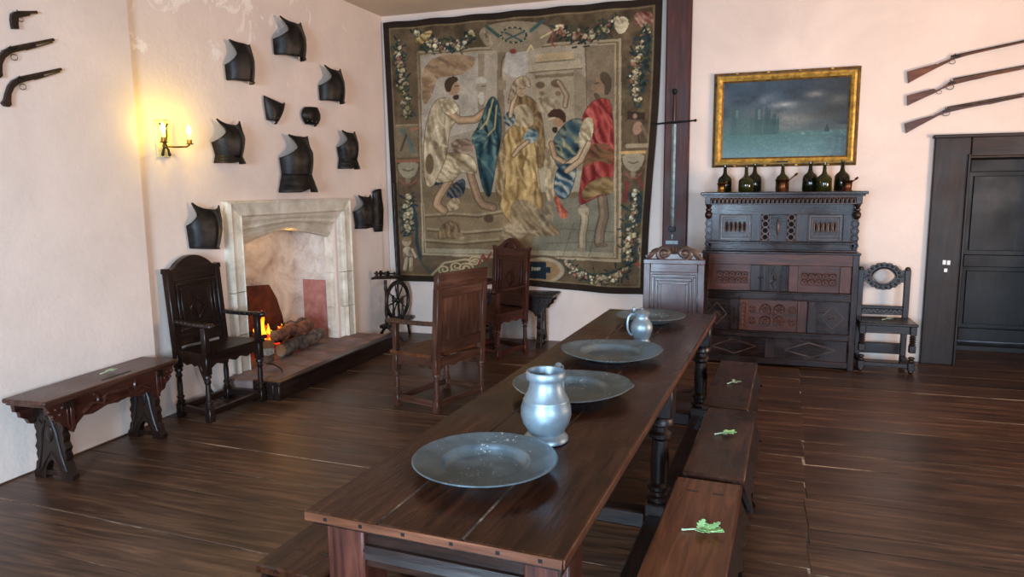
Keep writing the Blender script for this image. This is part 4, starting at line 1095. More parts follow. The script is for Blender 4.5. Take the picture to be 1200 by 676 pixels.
    def rings(x0, x1):
        m = MB(); m.bb(x0, x1, yu + .012, yu + .05, z0, z1, .003); st = m.build('pierced_strip', M_holeshade, t); m = MB(); cx = (x0 + x1) / 2  # strip coloured dark as the shade behind the rings
        for k in range(4):
            m.ring((cx, yu + .008, z0 + .036 + .058 * k), .027, .006, 'xz', 16, 6)
        moulding(m, x0, x1, z0, z1, yu + .012, .006, .008)
        m.build('carving', worn_hi, st)
    mu(X(832), X(842)); panel(X(842), X(881), z0, z1, Dx, 'slots', yu + .012); mu(X(881), X(892)); rings(X(892), X(903)); panel(X(903), X(922), z0, z1, Dx, 'spindle', yu + .012)
    rings(X(922.5), X(933.5)); mu(X(933.5), X(947)); panel(X(947), X(987), z0, z1, Dx, 'slots', yu + .012); mu(X(987), X(998))
    for s in (-1, 1):
        m = MB(); x = s * (hw_ - .04)
        m.bb(x - .025, x + .025, yu, yu + .03, 1.05, 1.34, .003)
        for k in range(4): m.ring((x, yu - .004, 1.09 + .062 * k), .026, .007, 'xz', 14, 6)
        m.build('pierced_bracket', D, t)
        m = MB(); m.lathe([(.0, 1.315), (.014, 1.318), (.026, 1.332), (.031, 1.352), (.028, 1.372), (.018, 1.385), (.026, 1.395), (.026, 1.405), (.016, 1.412), (.022, 1.43), (.028, 1.445), (.028, 1.452)], (s * (hw_ - .035), .032, 0), 18); m.build('pendant', D, t)
    # frieze with little arches, cornice
    m = MB(); m.bb(-hw_ + .004, hw_ - .004, .0, dep_ - .1, 1.448, 1.52, .004); fz = m.build('frieze', Dx, t)
    n = 34; w = (2 * hw_ - .11) / n
    MB().bb(-hw_ + .05, hw_ - .05, -.0012, .002, 1.456, 1.504, .0004).build('arcade_shade', M_holeshade, fz)
    m = MB()
    for k in range(n):
        x = -hw_ + .055 + w * (k + .5); m.ring((x, -.002, 1.482), w * .36, .0052, 'xz', 8, 5, ry=.017, a0=0, a1=PI)
        for s in (-1, 1): m.bb(x + s * w * .36 - .003, x + s * w * .36 + .003, -.006, .002, 1.458, 1.482, .001)
    m.bb(-hw_ + .05, hw_ - .05, -.007, .002, 1.449, 1.456, .002); m.bb(-hw_ + .05, hw_ - .05, -.007, .002, 1.504, 1.512, .002)
    m.build('arcading', worn_hi, fz)
    m = MB(); m.bb(-hw_ - .035, hw_ + .035, -.035, dep_, 1.530, 1.556, .006); m.bb(-hw_ - .015, hw_ + .015, -.018, dep_, 1.514, 1.532, .006); m.build('cornice', Dx, t)
cupboard()
ZT = 1.5565
# bottles and mortars along its top
def bottle(label, x, y, h, r, mat, squat=.5):
    r *= 1.12; h *= .96
    m = MB(); b = h * squat
    P = [(.0, .012), (r * .5, .008), (r * .9, 0), (r, .008), (r * 1.0, b * .55), (r * .99, b * .88), (r * .92, b * 1.02), (r * .74, b * 1.14), (r * .48, b * 1.24), (r * .34, b * 1.34), (.017, b * 1.5), (.0145, h * .94), (.018, h * .945), (.018, h * .965), (.0145, h * .97), (.0145, h), (.011, h), (.011, b * 1.5), (r * .28, b * 1.33), (r * .68, b * 1.13), (r * .86, b * 1.0), (r * .94, b * .6), (r * .92, .016), (.0, .022)]
    o = m.lathe(P, (0, 0, 0), 26).build('glass_bottle', mat, ang=60); o.location = (x, y, ZT)
    return tag(o, label, 'bottle', 'old green bottles on the cupboard')
yB = 6.84
def BX(px, y): return (px - 824) * .00704 * (y / 6.62) - .341 * (y / 6.62) + .0
bottle('dark bottle at the left end of the cupboard top', BX(847, yB), yB + .03, .250, .056, M_bottle2)
bottle('squat olive bottle second from left on the cupboard', BX(872.5, yB), yB - .08, .240, .058, M_bottle, .45)
bottle('dark bottle behind the squat olive bottle', BX(882.5, yB), yB + .07, .265, .056, M_bottle2)
bottle('bottle with its neck rising behind the middle bronze mortar', BX(915.5, yB), yB + .09, .250, .052, M_bottle)
bottle('tall dark bottle right of the middle mortar', BX(947, yB), yB + .06, .268, .058, M_bottle2)
bottle('clear olive bottle touching the tall dark bottle from the right', BX(961.5, yB), yB - .05, .255, .057, M_bottle, .47)
bottle('dark bottle at the right end of the cupboard top', BX(983, yB), yB + .07, .275, .058, M_bottle2)
def mortar(label, plabel, x, y, h, r, mat, ang_, lean, L_):
    t = thing('mortar', label, 'mortar', (x, y, ZT), 0, 'mortars on the cupboard')
    MB().lathe([(.0, 0), (r * .86, 0), (r * .86, h * .06), (r * .74, h * .12), (r * .76, h * .5), (r * .82, h * .78), (r * 1.02, h * .92), (r * 1.08, h * .97), (r * 1.06, h), (r * .9, h * .97), (r * .66, h * .5), (r * .6, h * .14), (.0, h * .1)], (0, 0, 0), 26).build('bowl', mat, t, ang=50)
    m = MB(); m.ring((0, 0, h * .52), r * .79, r * .04, 'xy', 24, 5); m.build('band', mat, t)
    d = Vector((math.sin(lean) * math.cos(ang_), math.sin(lean) * math.sin(ang_), math.cos(lean)))
    p = thing('pestle', plabel, 'pestle', (x - d.x * h * .45, y - d.y * h * .45, ZT + h * .17), 0, 'pestles in the mortars')
    Rm = d.to_track_quat('Z', 'Y').to_matrix()
    m = MB(); m.lathe([(.0, 0), (.010, .003), (.012, .012), (.008, .022), (.0055, .03), (.0055, L_ - .03), (.009, L_ - .022)], (0, 0, 0), 10, Rm); m.build('shaft', mat, p)
    m = MB(); m.lathe([(.009, L_ - .022), (.012, L_ - .014), (.007, L_ - .006), (.010, L_), (.0, L_ + .006)], (0, 0, 0), 10, Rm); m.build('grip', mat, p)
mortar('small brass mortar in front of the left end bottle', 'brass pestle in the left mortar', BX(844, yB) - .002, yB - .12, .078, .040, M_brass, .1, .75, .11)
mortar('bronze mortar in the middle of the cupboard top', 'pestle leaning to the right out of the middle mortar', BX(914, yB), yB - .11, .105, .056, M_copper, .05, .85, .21)
mortar('bronze mortar in front of the right end bottle', 'pestle leaning out of the right mortar', BX(985.5, yB) + .005, yB - .10, .092, .050, M_copper, .1, .85, .15)

# ------------------------------------------------------------------ painted surfaces: tapestry and picture
def photo_px(x, y, z):
    d = np.stack([x, y, z - EYE], -1) @ RC
    return 600 + F_PX * d[..., 0] / d[..., 2], 338 + F_PX * d[..., 1] / d[..., 2]
def fbm(shape, cells, rg, octv=4):
    out = np.zeros(shape); amp = 1.0; tot = 0
    for o in range(octv):
        n = cells * 2 ** o; g = rg.random((n + 2, n + 2))
        yy = np.linspace(0, n, shape[0]); xx = np.linspace(0, n, shape[1])
        yi = yy.astype(int); xi = xx.astype(int); fy = (yy - yi)[:, None]; fx = (xx - xi)[None, :]
        fy = fy * fy * (3 - 2 * fy); fx = fx * fx * (3 - 2 * fx)
        a = g[yi][:, xi]; b = g[yi][:, xi + 1]; c = g[yi + 1][:, xi]; d = g[yi + 1][:, xi + 1]
        out += amp * ((a * (1 - fx) + b * fx) * (1 - fy) + (c * (1 - fx) + d * fx) * fy); tot += amp; amp *= .55
    return out / tot
class Canvas:
    def __init__(s, PX, PY):
        s.X0 = PX; s.Y0 = PY; s.C = np.zeros(PX.shape + (3,)); s.n0 = fbm(PX.shape, 26, rng, 4); s.n20 = fbm(PX.shape, 9, rng, 3); s.n = s.n0
        s.rg = np.random.default_rng(3); s.cx = (PX.min(0), PX.max(0)); s.ry = (PY.min(1), PY.max(1)); s.full()
    def full(s): s.w = (slice(None), slice(None)); s.X, s.Y, s.nn, s.n2 = s.X0, s.Y0, s.n0, s.n20
    def win(s, P, pad=3):
        xs = [p[0] for p in P]; ys = [p[1] for p in P]
        c = np.nonzero((s.cx[1] >= min(xs) - pad) & (s.cx[0] <= max(xs) + pad))[0]; r = np.nonzero((s.ry[1] >= min(ys) - pad) & (s.ry[0] <= max(ys) + pad))[0]
        if len(c) == 0 or len(r) == 0: c = r = np.array([0])
        s.w = (slice(r[0], r[-1] + 1), slice(c[0], c[-1] + 1)); s.X, s.Y, s.nn, s.n2 = s.X0[s.w], s.Y0[s.w], s.n0[s.w], s.n20[s.w]
    def blend(s, m, c, a=1.0):
        m = np.clip(m * a, 0, 1)[..., None]; s.C[s.w] = s.C[s.w] * (1 - m) + (c if isinstance(c, np.ndarray) else np.array(c, float)) * m
    def inside(s, P):
        ins = np.zeros(s.X.shape, bool); n = len(P)
        for i in range(n):
            x0, y0 = P[i]; x1, y1 = P[(i + 1) % n]
            if y0 == y1: continue
            c = ((y0 > s.Y) != (y1 > s.Y)) & (s.X < (x1 - x0) * (s.Y - y0) / (y1 - y0) + x0); ins ^= c
        return ins.astype(float)
    def smooth(s, P, k=2):
        for _ in range(k):
            Q = []
            for i in range(len(P)):
                a = P[i]; b = P[(i + 1) % len(P)]
                Q += [(a[0] * .75 + b[0] * .25, a[1] * .75 + b[1] * .25), (a[0] * .25 + b[0] * .75, a[1] * .25 + b[1] * .75)]
            P = Q
        return P
    def poly(s, P, c, a=1.0, sm=0): s.win(P); s.blend(s.inside(s.smooth(P, sm) if sm else P), c, a); s.full()
    def cloth(s, P, cols, ang=80, per=5.0, wob=9.0, a=1.0, outline=None, sm=2):
        """folded drapery: bands of dark, middle and light yarn"""
        P = s.smooth(P, sm); s.win(P); m = s.inside(P); t = math.radians(ang)
        q = (-math.sin(t) * s.X + math.cos(t) * s.Y); al = math.cos(t) * s.X + math.sin(t) * s.Y
        q = q + wob * 2.2 * (s.n2 - .5) + 5 * (s.nn - .5) + 1.5 * np.sin(al / 11 + 6 * s.n2)
        amp = np.clip(.15 + 1.5 * s.n2 * (.6 + .4 * np.sin(al / 17 + q / 9)), .2, 1)
        k = (.5 + .40 * amp * np.sin(2 * PI * q / (per * 1.25) + 4 * s.n2) + .55 * (s.nn - .5))
        k = np.clip(k, 0, 1)[..., None]
        d, mm, l = [np.array(x, float) for x in cols]
        c = np.where(k < .5, d + (mm - d) * (k * 2), mm + (l - mm) * (k * 2 - 1))
        s.blend(m, c, a)
        xs = [p[0] for p in P]; ys = [p[1] for p in P]; g = s.rg; ext = max(max(xs) - min(xs), max(ys) - min(ys)); nf = int(min(16, 3 + ext / 5))
        for f in range(nf):
            x0 = g.uniform(min(xs), max(xs)); y0 = g.uniform(min(ys), max(ys)); l_ = ext * g.uniform(.15, .38); tw = t + g.normal() * .22; b_ = g.normal() * .5
            pts = [(x0 + l_ * h * math.cos(tw + b_ * h), y0 + l_ * h * math.sin(tw + b_ * h)) for h in (-.6, -.3, 0, .3, .6)]
            dk = f % 2 == 0
            D = np.full(s.X.shape, 1e9)
            for (ax, ay), (bx, by) in zip(pts[:-1], pts[1:]):
                L2 = (bx - ax) ** 2 + (by - ay) ** 2 + 1e-9; tt = np.clip(((s.X - ax) * (bx - ax) + (s.Y - ay) * (by - ay)) / L2, 0, 1); D = np.minimum(D, np.hypot(s.X - ax - tt * (bx - ax), s.Y - ay - tt * (by - ay)))
            s.blend(m * np.clip(1.2 - D / (2.2 if dk else 1.7), 0, 1), tuple(d * .80) if dk else tuple(np.minimum(255, l * 1.06)), .55)
        s.full()
        if outline: s.line(P + [P[0]], .8, outline, .7)
    def line(s, P, w, c, a=1.0):
        s.win(P, w / 2 + 2); D = np.full(s.X.shape, 1e9)
        for (x0, y0), (x1, y1) in zip(P[:-1], P[1:]):
            L2 = (x1 - x0) ** 2 + (y1 - y0) ** 2 + 1e-9
            t = np.clip(((s.X - x0) * (x1 - x0) + (s.Y - y0) * (y1 - y0)) / L2, 0, 1)
            D = np.minimum(D, np.hypot(s.X - x0 - t * (x1 - x0), s.Y - y0 - t * (y1 - y0)))
        s.blend(np.clip((w / 2 - D) / .7 + .5, 0, 1), c, a); s.full()
    def limb(s, P, w, c):
        s.line(P, w + 1.6, tuple(x * .5 for x in c)); s.line(P, w, c); s.line([(x - w * .15, y) for x, y in P], w * .4, tuple(min(255, x * 1.2) for x in c), .7)
    def ell(s, cx, cy, rx, ry, c, a=1.0, rot=0):
        k_ = max(rx, ry) + 2; s.win([(cx - k_, cy - k_), (cx + k_, cy + k_)]); t = math.radians(rot); u = (s.X - cx) * math.cos(t) + (s.Y - cy) * math.sin(t); v = -(s.X - cx) * math.sin(t) + (s.Y - cy) * math.cos(t)
        s.blend(np.clip((1 - np.hypot(u / rx, v / ry)) * min(rx, ry) / .7 + .5, 0, 1), c, a); s.full()
    def garland(s, P, w, rg, cols, n=60, leaf=((38, 52, 48), (46, 66, 72), (78, 80, 52))):
        L_ = [math.hypot(b[0] - a[0], b[1] - a[1]) for a, b in zip(P[:-1], P[1:])]; T = sum(L_)
        def at(u):
            d = u * T
            for k, l in enumerate(L_):
                if d <= l or k == len(L_) - 1:
                    f = min(1, d / l); return (P[k][0] + (P[k + 1][0] - P[k][0]) * f, P[k][1] + (P[k + 1][1] - P[k][1]) * f)
                d -= l
        for k in range(int(n * 1.5)):
            u = rg.random(); x, y = at(u); ww = w * (.55 + .45 * math.sin(PI * u)); a = rg.random() * 6.28
            x += rg.normal() * ww * .36; y += rg.normal() * ww * .36; l = 2.5 + rg.random() * 4
            s.line([(x, y), (x + l * math.cos(a), y + l * math.sin(a))], 1.5 + rg.random(), leaf[rg.integers(len(leaf))])
        for k in range(int(n * .62)):
            u = rg.random(); x, y = at(u); ww = w * (.5 + .5 * math.sin(PI * u)); x += rg.normal() * ww * .25; y += rg.normal() * ww * .25
            r = 1.2 + rg.random() ** 2 * 2.6; c = np.array(cols[rg.integers(len(cols))], float) * rg.uniform(.82, 1.08)
            s.ell(x + .5, y + .7, r + .3, r + .3, (52, 44, 34), .6)
            for p in range(5):
                a = p * 1.256 + rg.random() * .8; s.ell(x + r * .5 * math.cos(a), y + r * .5 * math.sin(a), r * rg.uniform(.38, .62), r * rg.uniform(.3, .5), tuple(np.clip(c * rg.uniform(.72, 1.15), 0, 255)), .95, rg.random() * 180)
            s.ell(x - r * .2, y - r * .25, r * .36, r * .3, tuple(np.minimum(255, c * 1.16)), .9)
def painted_mesh(name, mat, fn, nu, nv, draw, parent=None, thick=None):
    u, v = np.meshgrid(np.linspace(0, 1, nu + 1), np.linspace(0, 1, nv + 1))
    x, y, z = fn(u, v); V = np.stack([x, y, z], -1).reshape(-1, 3); n = len(V)
    C = draw(u, v, x, y, z).reshape(-1, 3)
    i = np.arange(nu)[None, :] + (nu + 1) * np.arange(nv)[:, None]
    Fq = np.stack([i, i + 1, i + nu + 2, i + nu + 1], -1).reshape(-1, 4)
    me = bpy.data.meshes.new(name)
    me.vertices.add(n); me.vertices.foreach_set('co', V.ravel())
    me.loops.add(Fq.size); me.loops.foreach_set('vertex_index', Fq.ravel())
    me.polygons.add(len(Fq)); me.polygons.foreach_set('loop_start', np.arange(0, Fq.size, 4)); 
    me.update(calc_edges=True); me.validate()
    me.polygons.foreach_set('use_smooth', [True] * len(me.polygons))
    a = me.color_attributes.new('Col', 'FLOAT_COLOR', 'POINT')
    c = np.clip(C / 255, 0, 1); c = np.where(c > .04045, ((c + .055) / 1.055) ** 2.4, c / 12.92)
    a.data.foreach_set('color', np.concatenate([c, np.ones((n, 1))], 1).ravel())
    me.materials.append(mat)
    o = bpy.data.objects.new(name, me); COL.objects.link(o)
    if parent is not None: o.parent = parent
    if thick:
        sm = o.modifiers.new('thickness', 'SOLIDIFY'); sm.thickness = thick; sm.offset = -1
    return o

TAP = dict(tl=(-3.765, 3.385), tr=(-.80, 3.385), bl=(-3.70, .60), br=(-.915, .545))
def tap_fn(u, v):            # v = 0 at the bottom
    xl = TAP['bl'][0] + (TAP['tl'][0] - TAP['bl'][0]) * v; xr = TAP['br'][0] + (TAP['tr'][0] - TAP['br'][0]) * v
    zb = TAP['bl'][1] + (TAP['br'][1] - TAP['bl'][1]) * u - .012 * np.sin(u * 9) + .02 * (1 - u) * np.sin(u * 5); zt_ = TAP['tl'][1] + (TAP['tr'][1] - TAP['tl'][1]) * u + .004 * np.sin(u * 40)
    x = xl + (xr - xl) * u - .012 * np.sin(v * 7) * (u > .5) * (u - .5) * 2; z = zb + (zt_ - zb) * v
    y = YB - .04 - (.012 + .016 * (1 - v)) * (np.sin(u * 31 + 1.2 * np.sin(v * 3)) * .5 + .5 * np.sin(u * 13 + 2)) * (1.05 - v) - .006
    return x, y, z
def draw_tapestry(u, v, x, y, z):
    rg = np.random.default_rng(11)
    PX, PY = photo_px(x, np.full_like(x, YB - .05), z)
    c = Canvas(PX, PY)
    c.C[:] = (92, 75, 54); k = (c.n - .5)[..., None]; c.C += k * np.array([46, 40, 32])
    FL = ((198, 186, 146), (188, 168, 126), (176, 150, 118), (160, 104, 80), (206, 196, 162), (150, 140, 96))
    # inner field and its frame
    c.poly([(488, 60), (728, 45), (728, 307), (494, 299)], (158, 142, 112)); c.poly([(490, 62.5), (725, 48), (725, 304), (496, 296.5)], (120, 98, 70)); c.poly([(492, 64), (722, 50), (722, 302), (497, 295)], (160, 142, 114))
    F_ = [(494, 67), (719.5, 54), (719.5, 300), (498.5, 292.5)]
    c.poly(F_, (150, 134, 112)); 
    fm = c.inside(F_)
    c.blend(fm, (170, 158, 144), .0)
    # architecture and sky
    c.poly([(556, 62), (700, 50), (700, 240), (556, 240)], (158, 142, 118)); c.poly([(494, 66), (560, 62), (562, 150), (494, 170)], (166, 152, 134))
    c.cloth([(494, 66), (556, 63), (557, 76), (545, 86), (528, 90), (512, 90), (508, 108), (494, 130)], ((132, 100, 72), (158, 124, 90), (172, 142, 108)), 20, 14)
    c.poly([(560, 63), (567, 62), (568, 170), (560, 170)], (140, 122, 96)); c.poly([(568, 62), (582, 61), (582, 180), (569, 180)], (166, 150, 126)); c.poly([(583, 61), (594, 60), (588, 80), (592, 130), (593, 200), (582, 200)], (126, 106, 80))
    c.line([(594, 61), (588, 70), (587, 90)], 1.5, (96, 78, 58)); c.poly([(584, 94), (593, 94), (593, 105), (584, 105)], (140, 120, 92))
    c.poly([(593, 60), (618, 58), (619, 82), (612, 92), (600, 90), (590, 84)], (170, 160, 146))
    c.poly([(628, 64), (672, 60), (673, 69), (627, 73)], (178, 152, 112)); c.poly([(620, 76), (680, 70), (682, 80), (620, 85)], (172, 154, 124)); c.poly([(624, 86), (684, 82), (680, 200), (626, 200)], (152, 136, 108)); c.poly([(627, 88), (672, 85), (672, 89), (627, 92)], (118, 100, 76)); c.line([(620, 85), (682, 80)], 1.2, (96, 80, 60)); c.line([(627, 73.5), (673, 69.5)], 1.2, (110, 92, 68))
    c.poly([(684, 54), (720, 52), (720, 130), (690, 130)], (126, 108, 84)); c.poly([(672, 80), (688, 92), (688, 200), (674, 200)], (138, 122, 96)); c.line([(686, 55), (688, 130)], 1.2, (100, 84, 64))
    # ground
    c.poly([(495, 200), (560, 225), (720, 225), (720, 300), (498, 293)], (120, 100, 72)); c.poly([(640, 235), (720, 225), (720, 300), (620, 298)], (118, 112, 92))
    c.poly([(498, 236), (545, 236), (568, 247), (600, 246), (612, 262), (590, 278), (540, 283), (498, 280)], (128, 106, 76), 1, 2)
    for P in ([(498, 252), (530, 250), (560, 252), (590, 247), (608, 256)], [(500, 268), (545, 272), (590, 268), (606, 262)], [(498, 281), (540, 284), (585, 280)]):
        c.line(P, 2.4, (154, 134, 100), .8); c.line([(a, b + 2.5) for a, b in P], 1.8, (88, 70, 48), .8)
    c.poly([(498, 291), (580, 292), (719, 296), (719, 301), (498, 296)], (150, 138, 110)); c.ell(573, 256, 6, 5, (84, 64, 44))
    for P in ([(640, 285), (720, 283)], [(656, 268), (720, 272)], [(660, 298), (672, 262)], [(690, 300), (700, 262)]): c.line(P, .9, (82, 78, 66), .8)
    # seated man
    c.cloth([(506, 205), (522, 205), (520, 216), (504, 218)], ((26, 36, 44), (42, 62, 74), (70, 88, 92)), 60, 4)
    c.cloth([(528, 216), (546, 206), (544, 232), (520, 233)], ((30, 34, 38), (54, 66, 78), (120, 104, 80)), 40, 4)
    c.cloth([(524, 165), (552, 160), (556, 180), (536, 186)], ((88, 66, 56), (140, 112, 90), (178, 152, 122)), 15, 5)
    c.limb([(537, 190), (528, 208), (513, 232), (511, 240), (520, 247)], 8, (158, 124, 92)); c.limb([(547, 188), (552, 208), (560, 232), (566, 240), (578, 243)], 8, (138, 106, 78))
    c.cloth([(500, 196), (520, 178), (552, 180), (560, 196), (556, 206), (540, 200), (532, 212), (520, 214), (508, 214)], ((128, 104, 72), (176, 154, 116), (204, 188, 152)), 40, 8, 9, 1, (80, 64, 46))
    c.cloth([(496, 215), (496, 158), (504, 126), (514, 114), (528, 115), (540, 126), (536, 140), (526, 152), (524, 182), (516, 200), (506, 222)], ((132, 110, 78), (182, 160, 124), (206, 190, 156)), 72, 9, 8, 1, (84, 68, 48))
    c.ell(503, 192, 5, 12, (110, 88, 60)); c.limb([(524, 130), (538, 141), (556, 140), (570, 130)], 7.5, (164, 130, 96)); c.ell(571, 130, 4.5, 3, (164, 130, 96), 1, -20); c.cloth([(514, 116), (528, 114), (538, 126), (532, 134), (520, 134)], ((140, 118, 84), (186, 166, 128), (204, 190, 156)), 40, 6)
    c.ell(531, 103, 7, 9, (160, 124, 92)); c.poly([(522, 108), (520, 96), (526, 90), (534, 89), (538, 94), (530, 98), (528, 108)], (72, 54, 38), 1, 2); c.poly([(530, 112), (538, 110), (537, 117), (531, 117)], (70, 50, 36), 1, 1); c.line([(533, 101), (537, 100.5)], 1, (70, 50, 38)); c.line([(538.4, 100), (540, 105), (537.5, 106)], 1.1, (176, 140, 106))
    # old man in blue green
    c.cloth([(557, 172), (552, 160), (562, 146), (572, 116), (580, 112), (587, 128), (588, 160), (582, 190), (578, 215), (574, 234), (566, 222), (560, 196)], ((22, 40, 46), (42, 76, 84), (104, 124, 112)), 78, 9, 8, 1, (24, 32, 36))
    for P in ([(578, 116), (572, 140), (558, 158)], [(582, 124), (580, 150), (566, 165)], [(574, 128), (570, 146)]): c.line(P, 1.8, (178, 156, 96), .9)
    c.cloth([(552, 156), (566, 150), (574, 160), (562, 170), (552, 170)], ((30, 56, 62), (62, 96, 98), (120, 138, 120)), 20, 5)
    c.ell(564, 101, 6.5, 9, (152, 136, 112)); c.poly([(556, 100), (557, 92), (564, 89), (571, 93), (570, 98), (562, 97)], (176, 166, 146), 1, 2); c.poly([(559, 108), (568, 107), (567, 122), (562, 124)], (178, 168, 148), 1, 2); c.line([(565, 101), (569, 100.5)], 1, (80, 64, 50))
    # woman in gold
    c.cloth([(602, 112), (622, 112), (634, 128), (638, 160), (640, 190), (632, 200), (626, 185), (612, 140), (598, 130)], ((86, 62, 38), (132, 102, 64), (160, 130, 86)), 84, 8, 6, 1, (70, 52, 34))
    c.cloth([(588, 168), (594, 152), (606, 144), (622, 150), (628, 175), (632, 215), (640, 262), (615, 270), (598, 262), (584, 240), (588, 205)], ((118, 88, 46), (172, 136, 80), (202, 172, 116)), 82, 9, 8, 1, (86, 66, 42))
    c.cloth([(584, 180), (592, 160), (594, 220), (584, 246), (580, 220)], ((112, 84, 50), (150, 120, 80), (178, 152, 108)), 85, 6)
    c.cloth([(600, 128), (612, 120), (624, 128), (626, 150), (606, 148), (596, 142)], ((126, 104, 74), (168, 146, 110), (188, 170, 136)), 60, 6)
    c.cloth([(588, 140), (596, 128), (604, 134), (604, 144), (596, 150)], ((26, 40, 48), (62, 88, 98), (186, 172, 138)), 50, 6); c.cloth([(612, 160), (622, 148), (632, 156), (628, 166), (616, 170)], ((40, 66, 80), (98, 124, 128), (190, 180, 150)), 30, 6)
    c.limb([(598, 136), (600, 124), (604, 112)], 4, (168, 140, 106)); c.limb([(618, 166), (608, 174), (602, 182)], 4, (164, 134, 100))
    c.cloth([(594, 124), (598, 104), (604, 92), (614, 88), (621, 93), (622, 104), (616, 100), (606, 104), (602, 116)], ((118, 96, 70), (162, 140, 106), (188, 170, 136)), 55, 5, 6, 1, (84, 68, 50))
    c.ell(610.5, 106, 5, 7.5, (172, 142, 110), 1, -8); c.line([(608, 104), (610, 103.5)], .9, (80, 58, 44)); c.line([(612.5, 104), (614.5, 103.5)], .9, (80, 58, 44)); c.line([(610.5, 110), (612.5, 110)], .8, (130, 76, 60)); c.line([(611, 104), (610.5, 107.5)], .7, (130, 100, 74))
    c.cloth([(600, 232), (626, 236), (640, 258), (662, 274), (640, 278), (610, 274), (596, 258)], ((104, 82, 54), (140, 116, 82), (160, 138, 104)), 55, 5); c.cloth([(590, 262), (606, 262), (618, 276), (600, 284), (588, 280)], ((116, 96, 66), (146, 124, 92), (158, 138, 106)), 20, 6)
    # onlookers
    for a, b, r in ((634, 104, 5), (653, 103, 6)):
        c.ell(a, b, r, r * 1.3, (160, 136, 108)); c.ell(a - 1, b - r * .9, r * 1.1, r * .8, (104, 84, 62)); c.ell(a + 1, b + r * 1.1, r * .6, r * .5, (120, 98, 72))
    c.limb([(662, 124), (664, 112), (656, 98), (654, 96)], 4.5, (150, 124, 96)); c.cloth([(630, 112), (650, 114), (660, 126), (644, 136), (628, 130)], ((120, 102, 76), (154, 134, 104), (172, 154, 124)), 60, 6)
    c.cloth([(636, 180), (648, 150), (652, 232), (640, 240)], ((146, 122, 86), (170, 148, 110), (184, 164, 128)), 85, 5); c.cloth([(630, 246), (646, 236), (650, 262), (632, 270)], ((104, 88, 66), (132, 114, 86), (150, 132, 102)), 60, 5)
    # crouching man
    c.cloth([(646, 172), (652, 156), (666, 140), (682, 138), (694, 150), (690, 176), (676, 196), (662, 204), (650, 192)], ((24, 44, 54), (58, 84, 92), (182, 160, 100)), 50, 10, 8, 1, (30, 40, 42)); c.limb([(646, 168), (650, 184), (664, 192)], 5, (160, 126, 94)); c.limb([(690, 160), (678, 184), (664, 194)], 7, (172, 146, 110))
    c.cloth([(652, 196), (668, 190), (676, 196), (672, 216), (664, 234), (654, 232), (648, 220)], ((26, 48, 66), (70, 100, 116), (178, 168, 138)), 40, 8, 8, 1, (30, 42, 52))
    c.cloth([(648, 232), (653, 228), (660, 244), (666, 248), (664, 256), (656, 257)], ((130, 50, 36), (170, 82, 58), (190, 112, 82)), 70, 5)
    c.ell(655, 141, 6.5, 8, (156, 118, 88), 1, 20); c.poly([(640, 137), (646, 128), (658, 127), (664, 136), (662, 146), (656, 138), (648, 137)], (70, 46, 34), 1, 2); c.poly([(646, 149), (654, 148), (653, 156), (648, 156)], (60, 42, 32), 1, 1); c.line([(643, 140), (650, 138)], 1.6, (196, 172, 120))
    # man in red
    c.limb([(683, 242), (685, 258), (682, 276), (682, 290)], 8, (150, 132, 104)); c.limb([(706, 232), (708, 252), (703, 272), (702, 284)], 10, (116, 98, 76)); c.ell(681, 293, 4.5, 3, (140, 122, 96)); c.ell(706, 287, 7, 3, (104, 88, 68)); c.cloth([(676, 242), (690, 240), (690, 254), (678, 254)], ((128, 112, 86), (160, 142, 112), (176, 160, 130)), 20, 5)
    c.cloth([(676, 242), (682, 200), (690, 160), (680, 140), (690, 122), (704, 113), (719.5, 120), (719.5, 228), (704, 228), (690, 236)], ((104, 28, 28), (156, 50, 46), (186, 92, 78)), 60, 10, 10, 1, (74, 26, 24))
    c.cloth([(682, 176), (700, 166), (719, 172), (719.5, 196), (700, 186), (684, 200)], ((78, 54, 32), (118, 88, 54), (150, 60, 52)), 20, 9); c.cloth([(680, 222), (700, 208), (719.5, 206), (719.5, 230), (704, 226), (684, 238)], ((96, 70, 40), (132, 104, 64), (150, 124, 82)), 15, 7)
    c.cloth([(680, 146), (688, 136), (696, 140), (694, 164), (684, 176), (676, 172)], ((140, 118, 84), (178, 158, 120), (198, 182, 146)), 70, 6); c.limb([(690, 168), (680, 188), (664, 200)], 6, (168, 140, 106))
    c.ell(704, 99, 7.5, 10.5, (144, 112, 84)); c.poly([(702, 88), (706, 83), (714, 86), (718, 97), (714, 111), (708, 112), (709, 101), (704, 95)], (86, 72, 54), 1, 2); c.poly([(695, 108), (702, 110), (704, 117), (697, 115)], (92, 76, 56), 1, 1); c.line([(695, 99), (693.5, 104), (696, 105)], 1.4, (160, 126, 96)); c.line([(697, 98), (701, 97)], 1.1, (60, 46, 36))
    # dog
    c.cloth([(512, 282), (514, 268), (526, 258), (536, 262), (540, 274), (534, 280), (524, 278)], ((92, 72, 48), (132, 104, 72), (164, 134, 98)), 70, 5, 6, 1, (74, 58, 40)); c.ell(538, 277, 5, 4.5, (130, 106, 76)); c.ell(541, 279, 3, 2.2, (150, 128, 98)); c.cloth([(522, 240), (532, 230), (540, 236), (536, 246), (526, 248)], ((120, 98, 70), (168, 142, 106), (188, 164, 126)), 50, 5)
    # borders
    c.line([(472, 48), (478, 312)], 1.2, (132, 112, 82), .5)
    c.poly([(464, 46), (490, 44), (493, 300), (470, 310)], (112, 88, 64), .55)
    c.garland([(486, 38), (500, 50), (520, 56), (540, 52), (556, 38)], 13, rg, FL, 90); c.cloth([(486, 46), (496, 38), (508, 34), (500, 50), (488, 52)], ((90, 66, 34), (190, 160, 96), (206, 182, 128)), 30, 5)
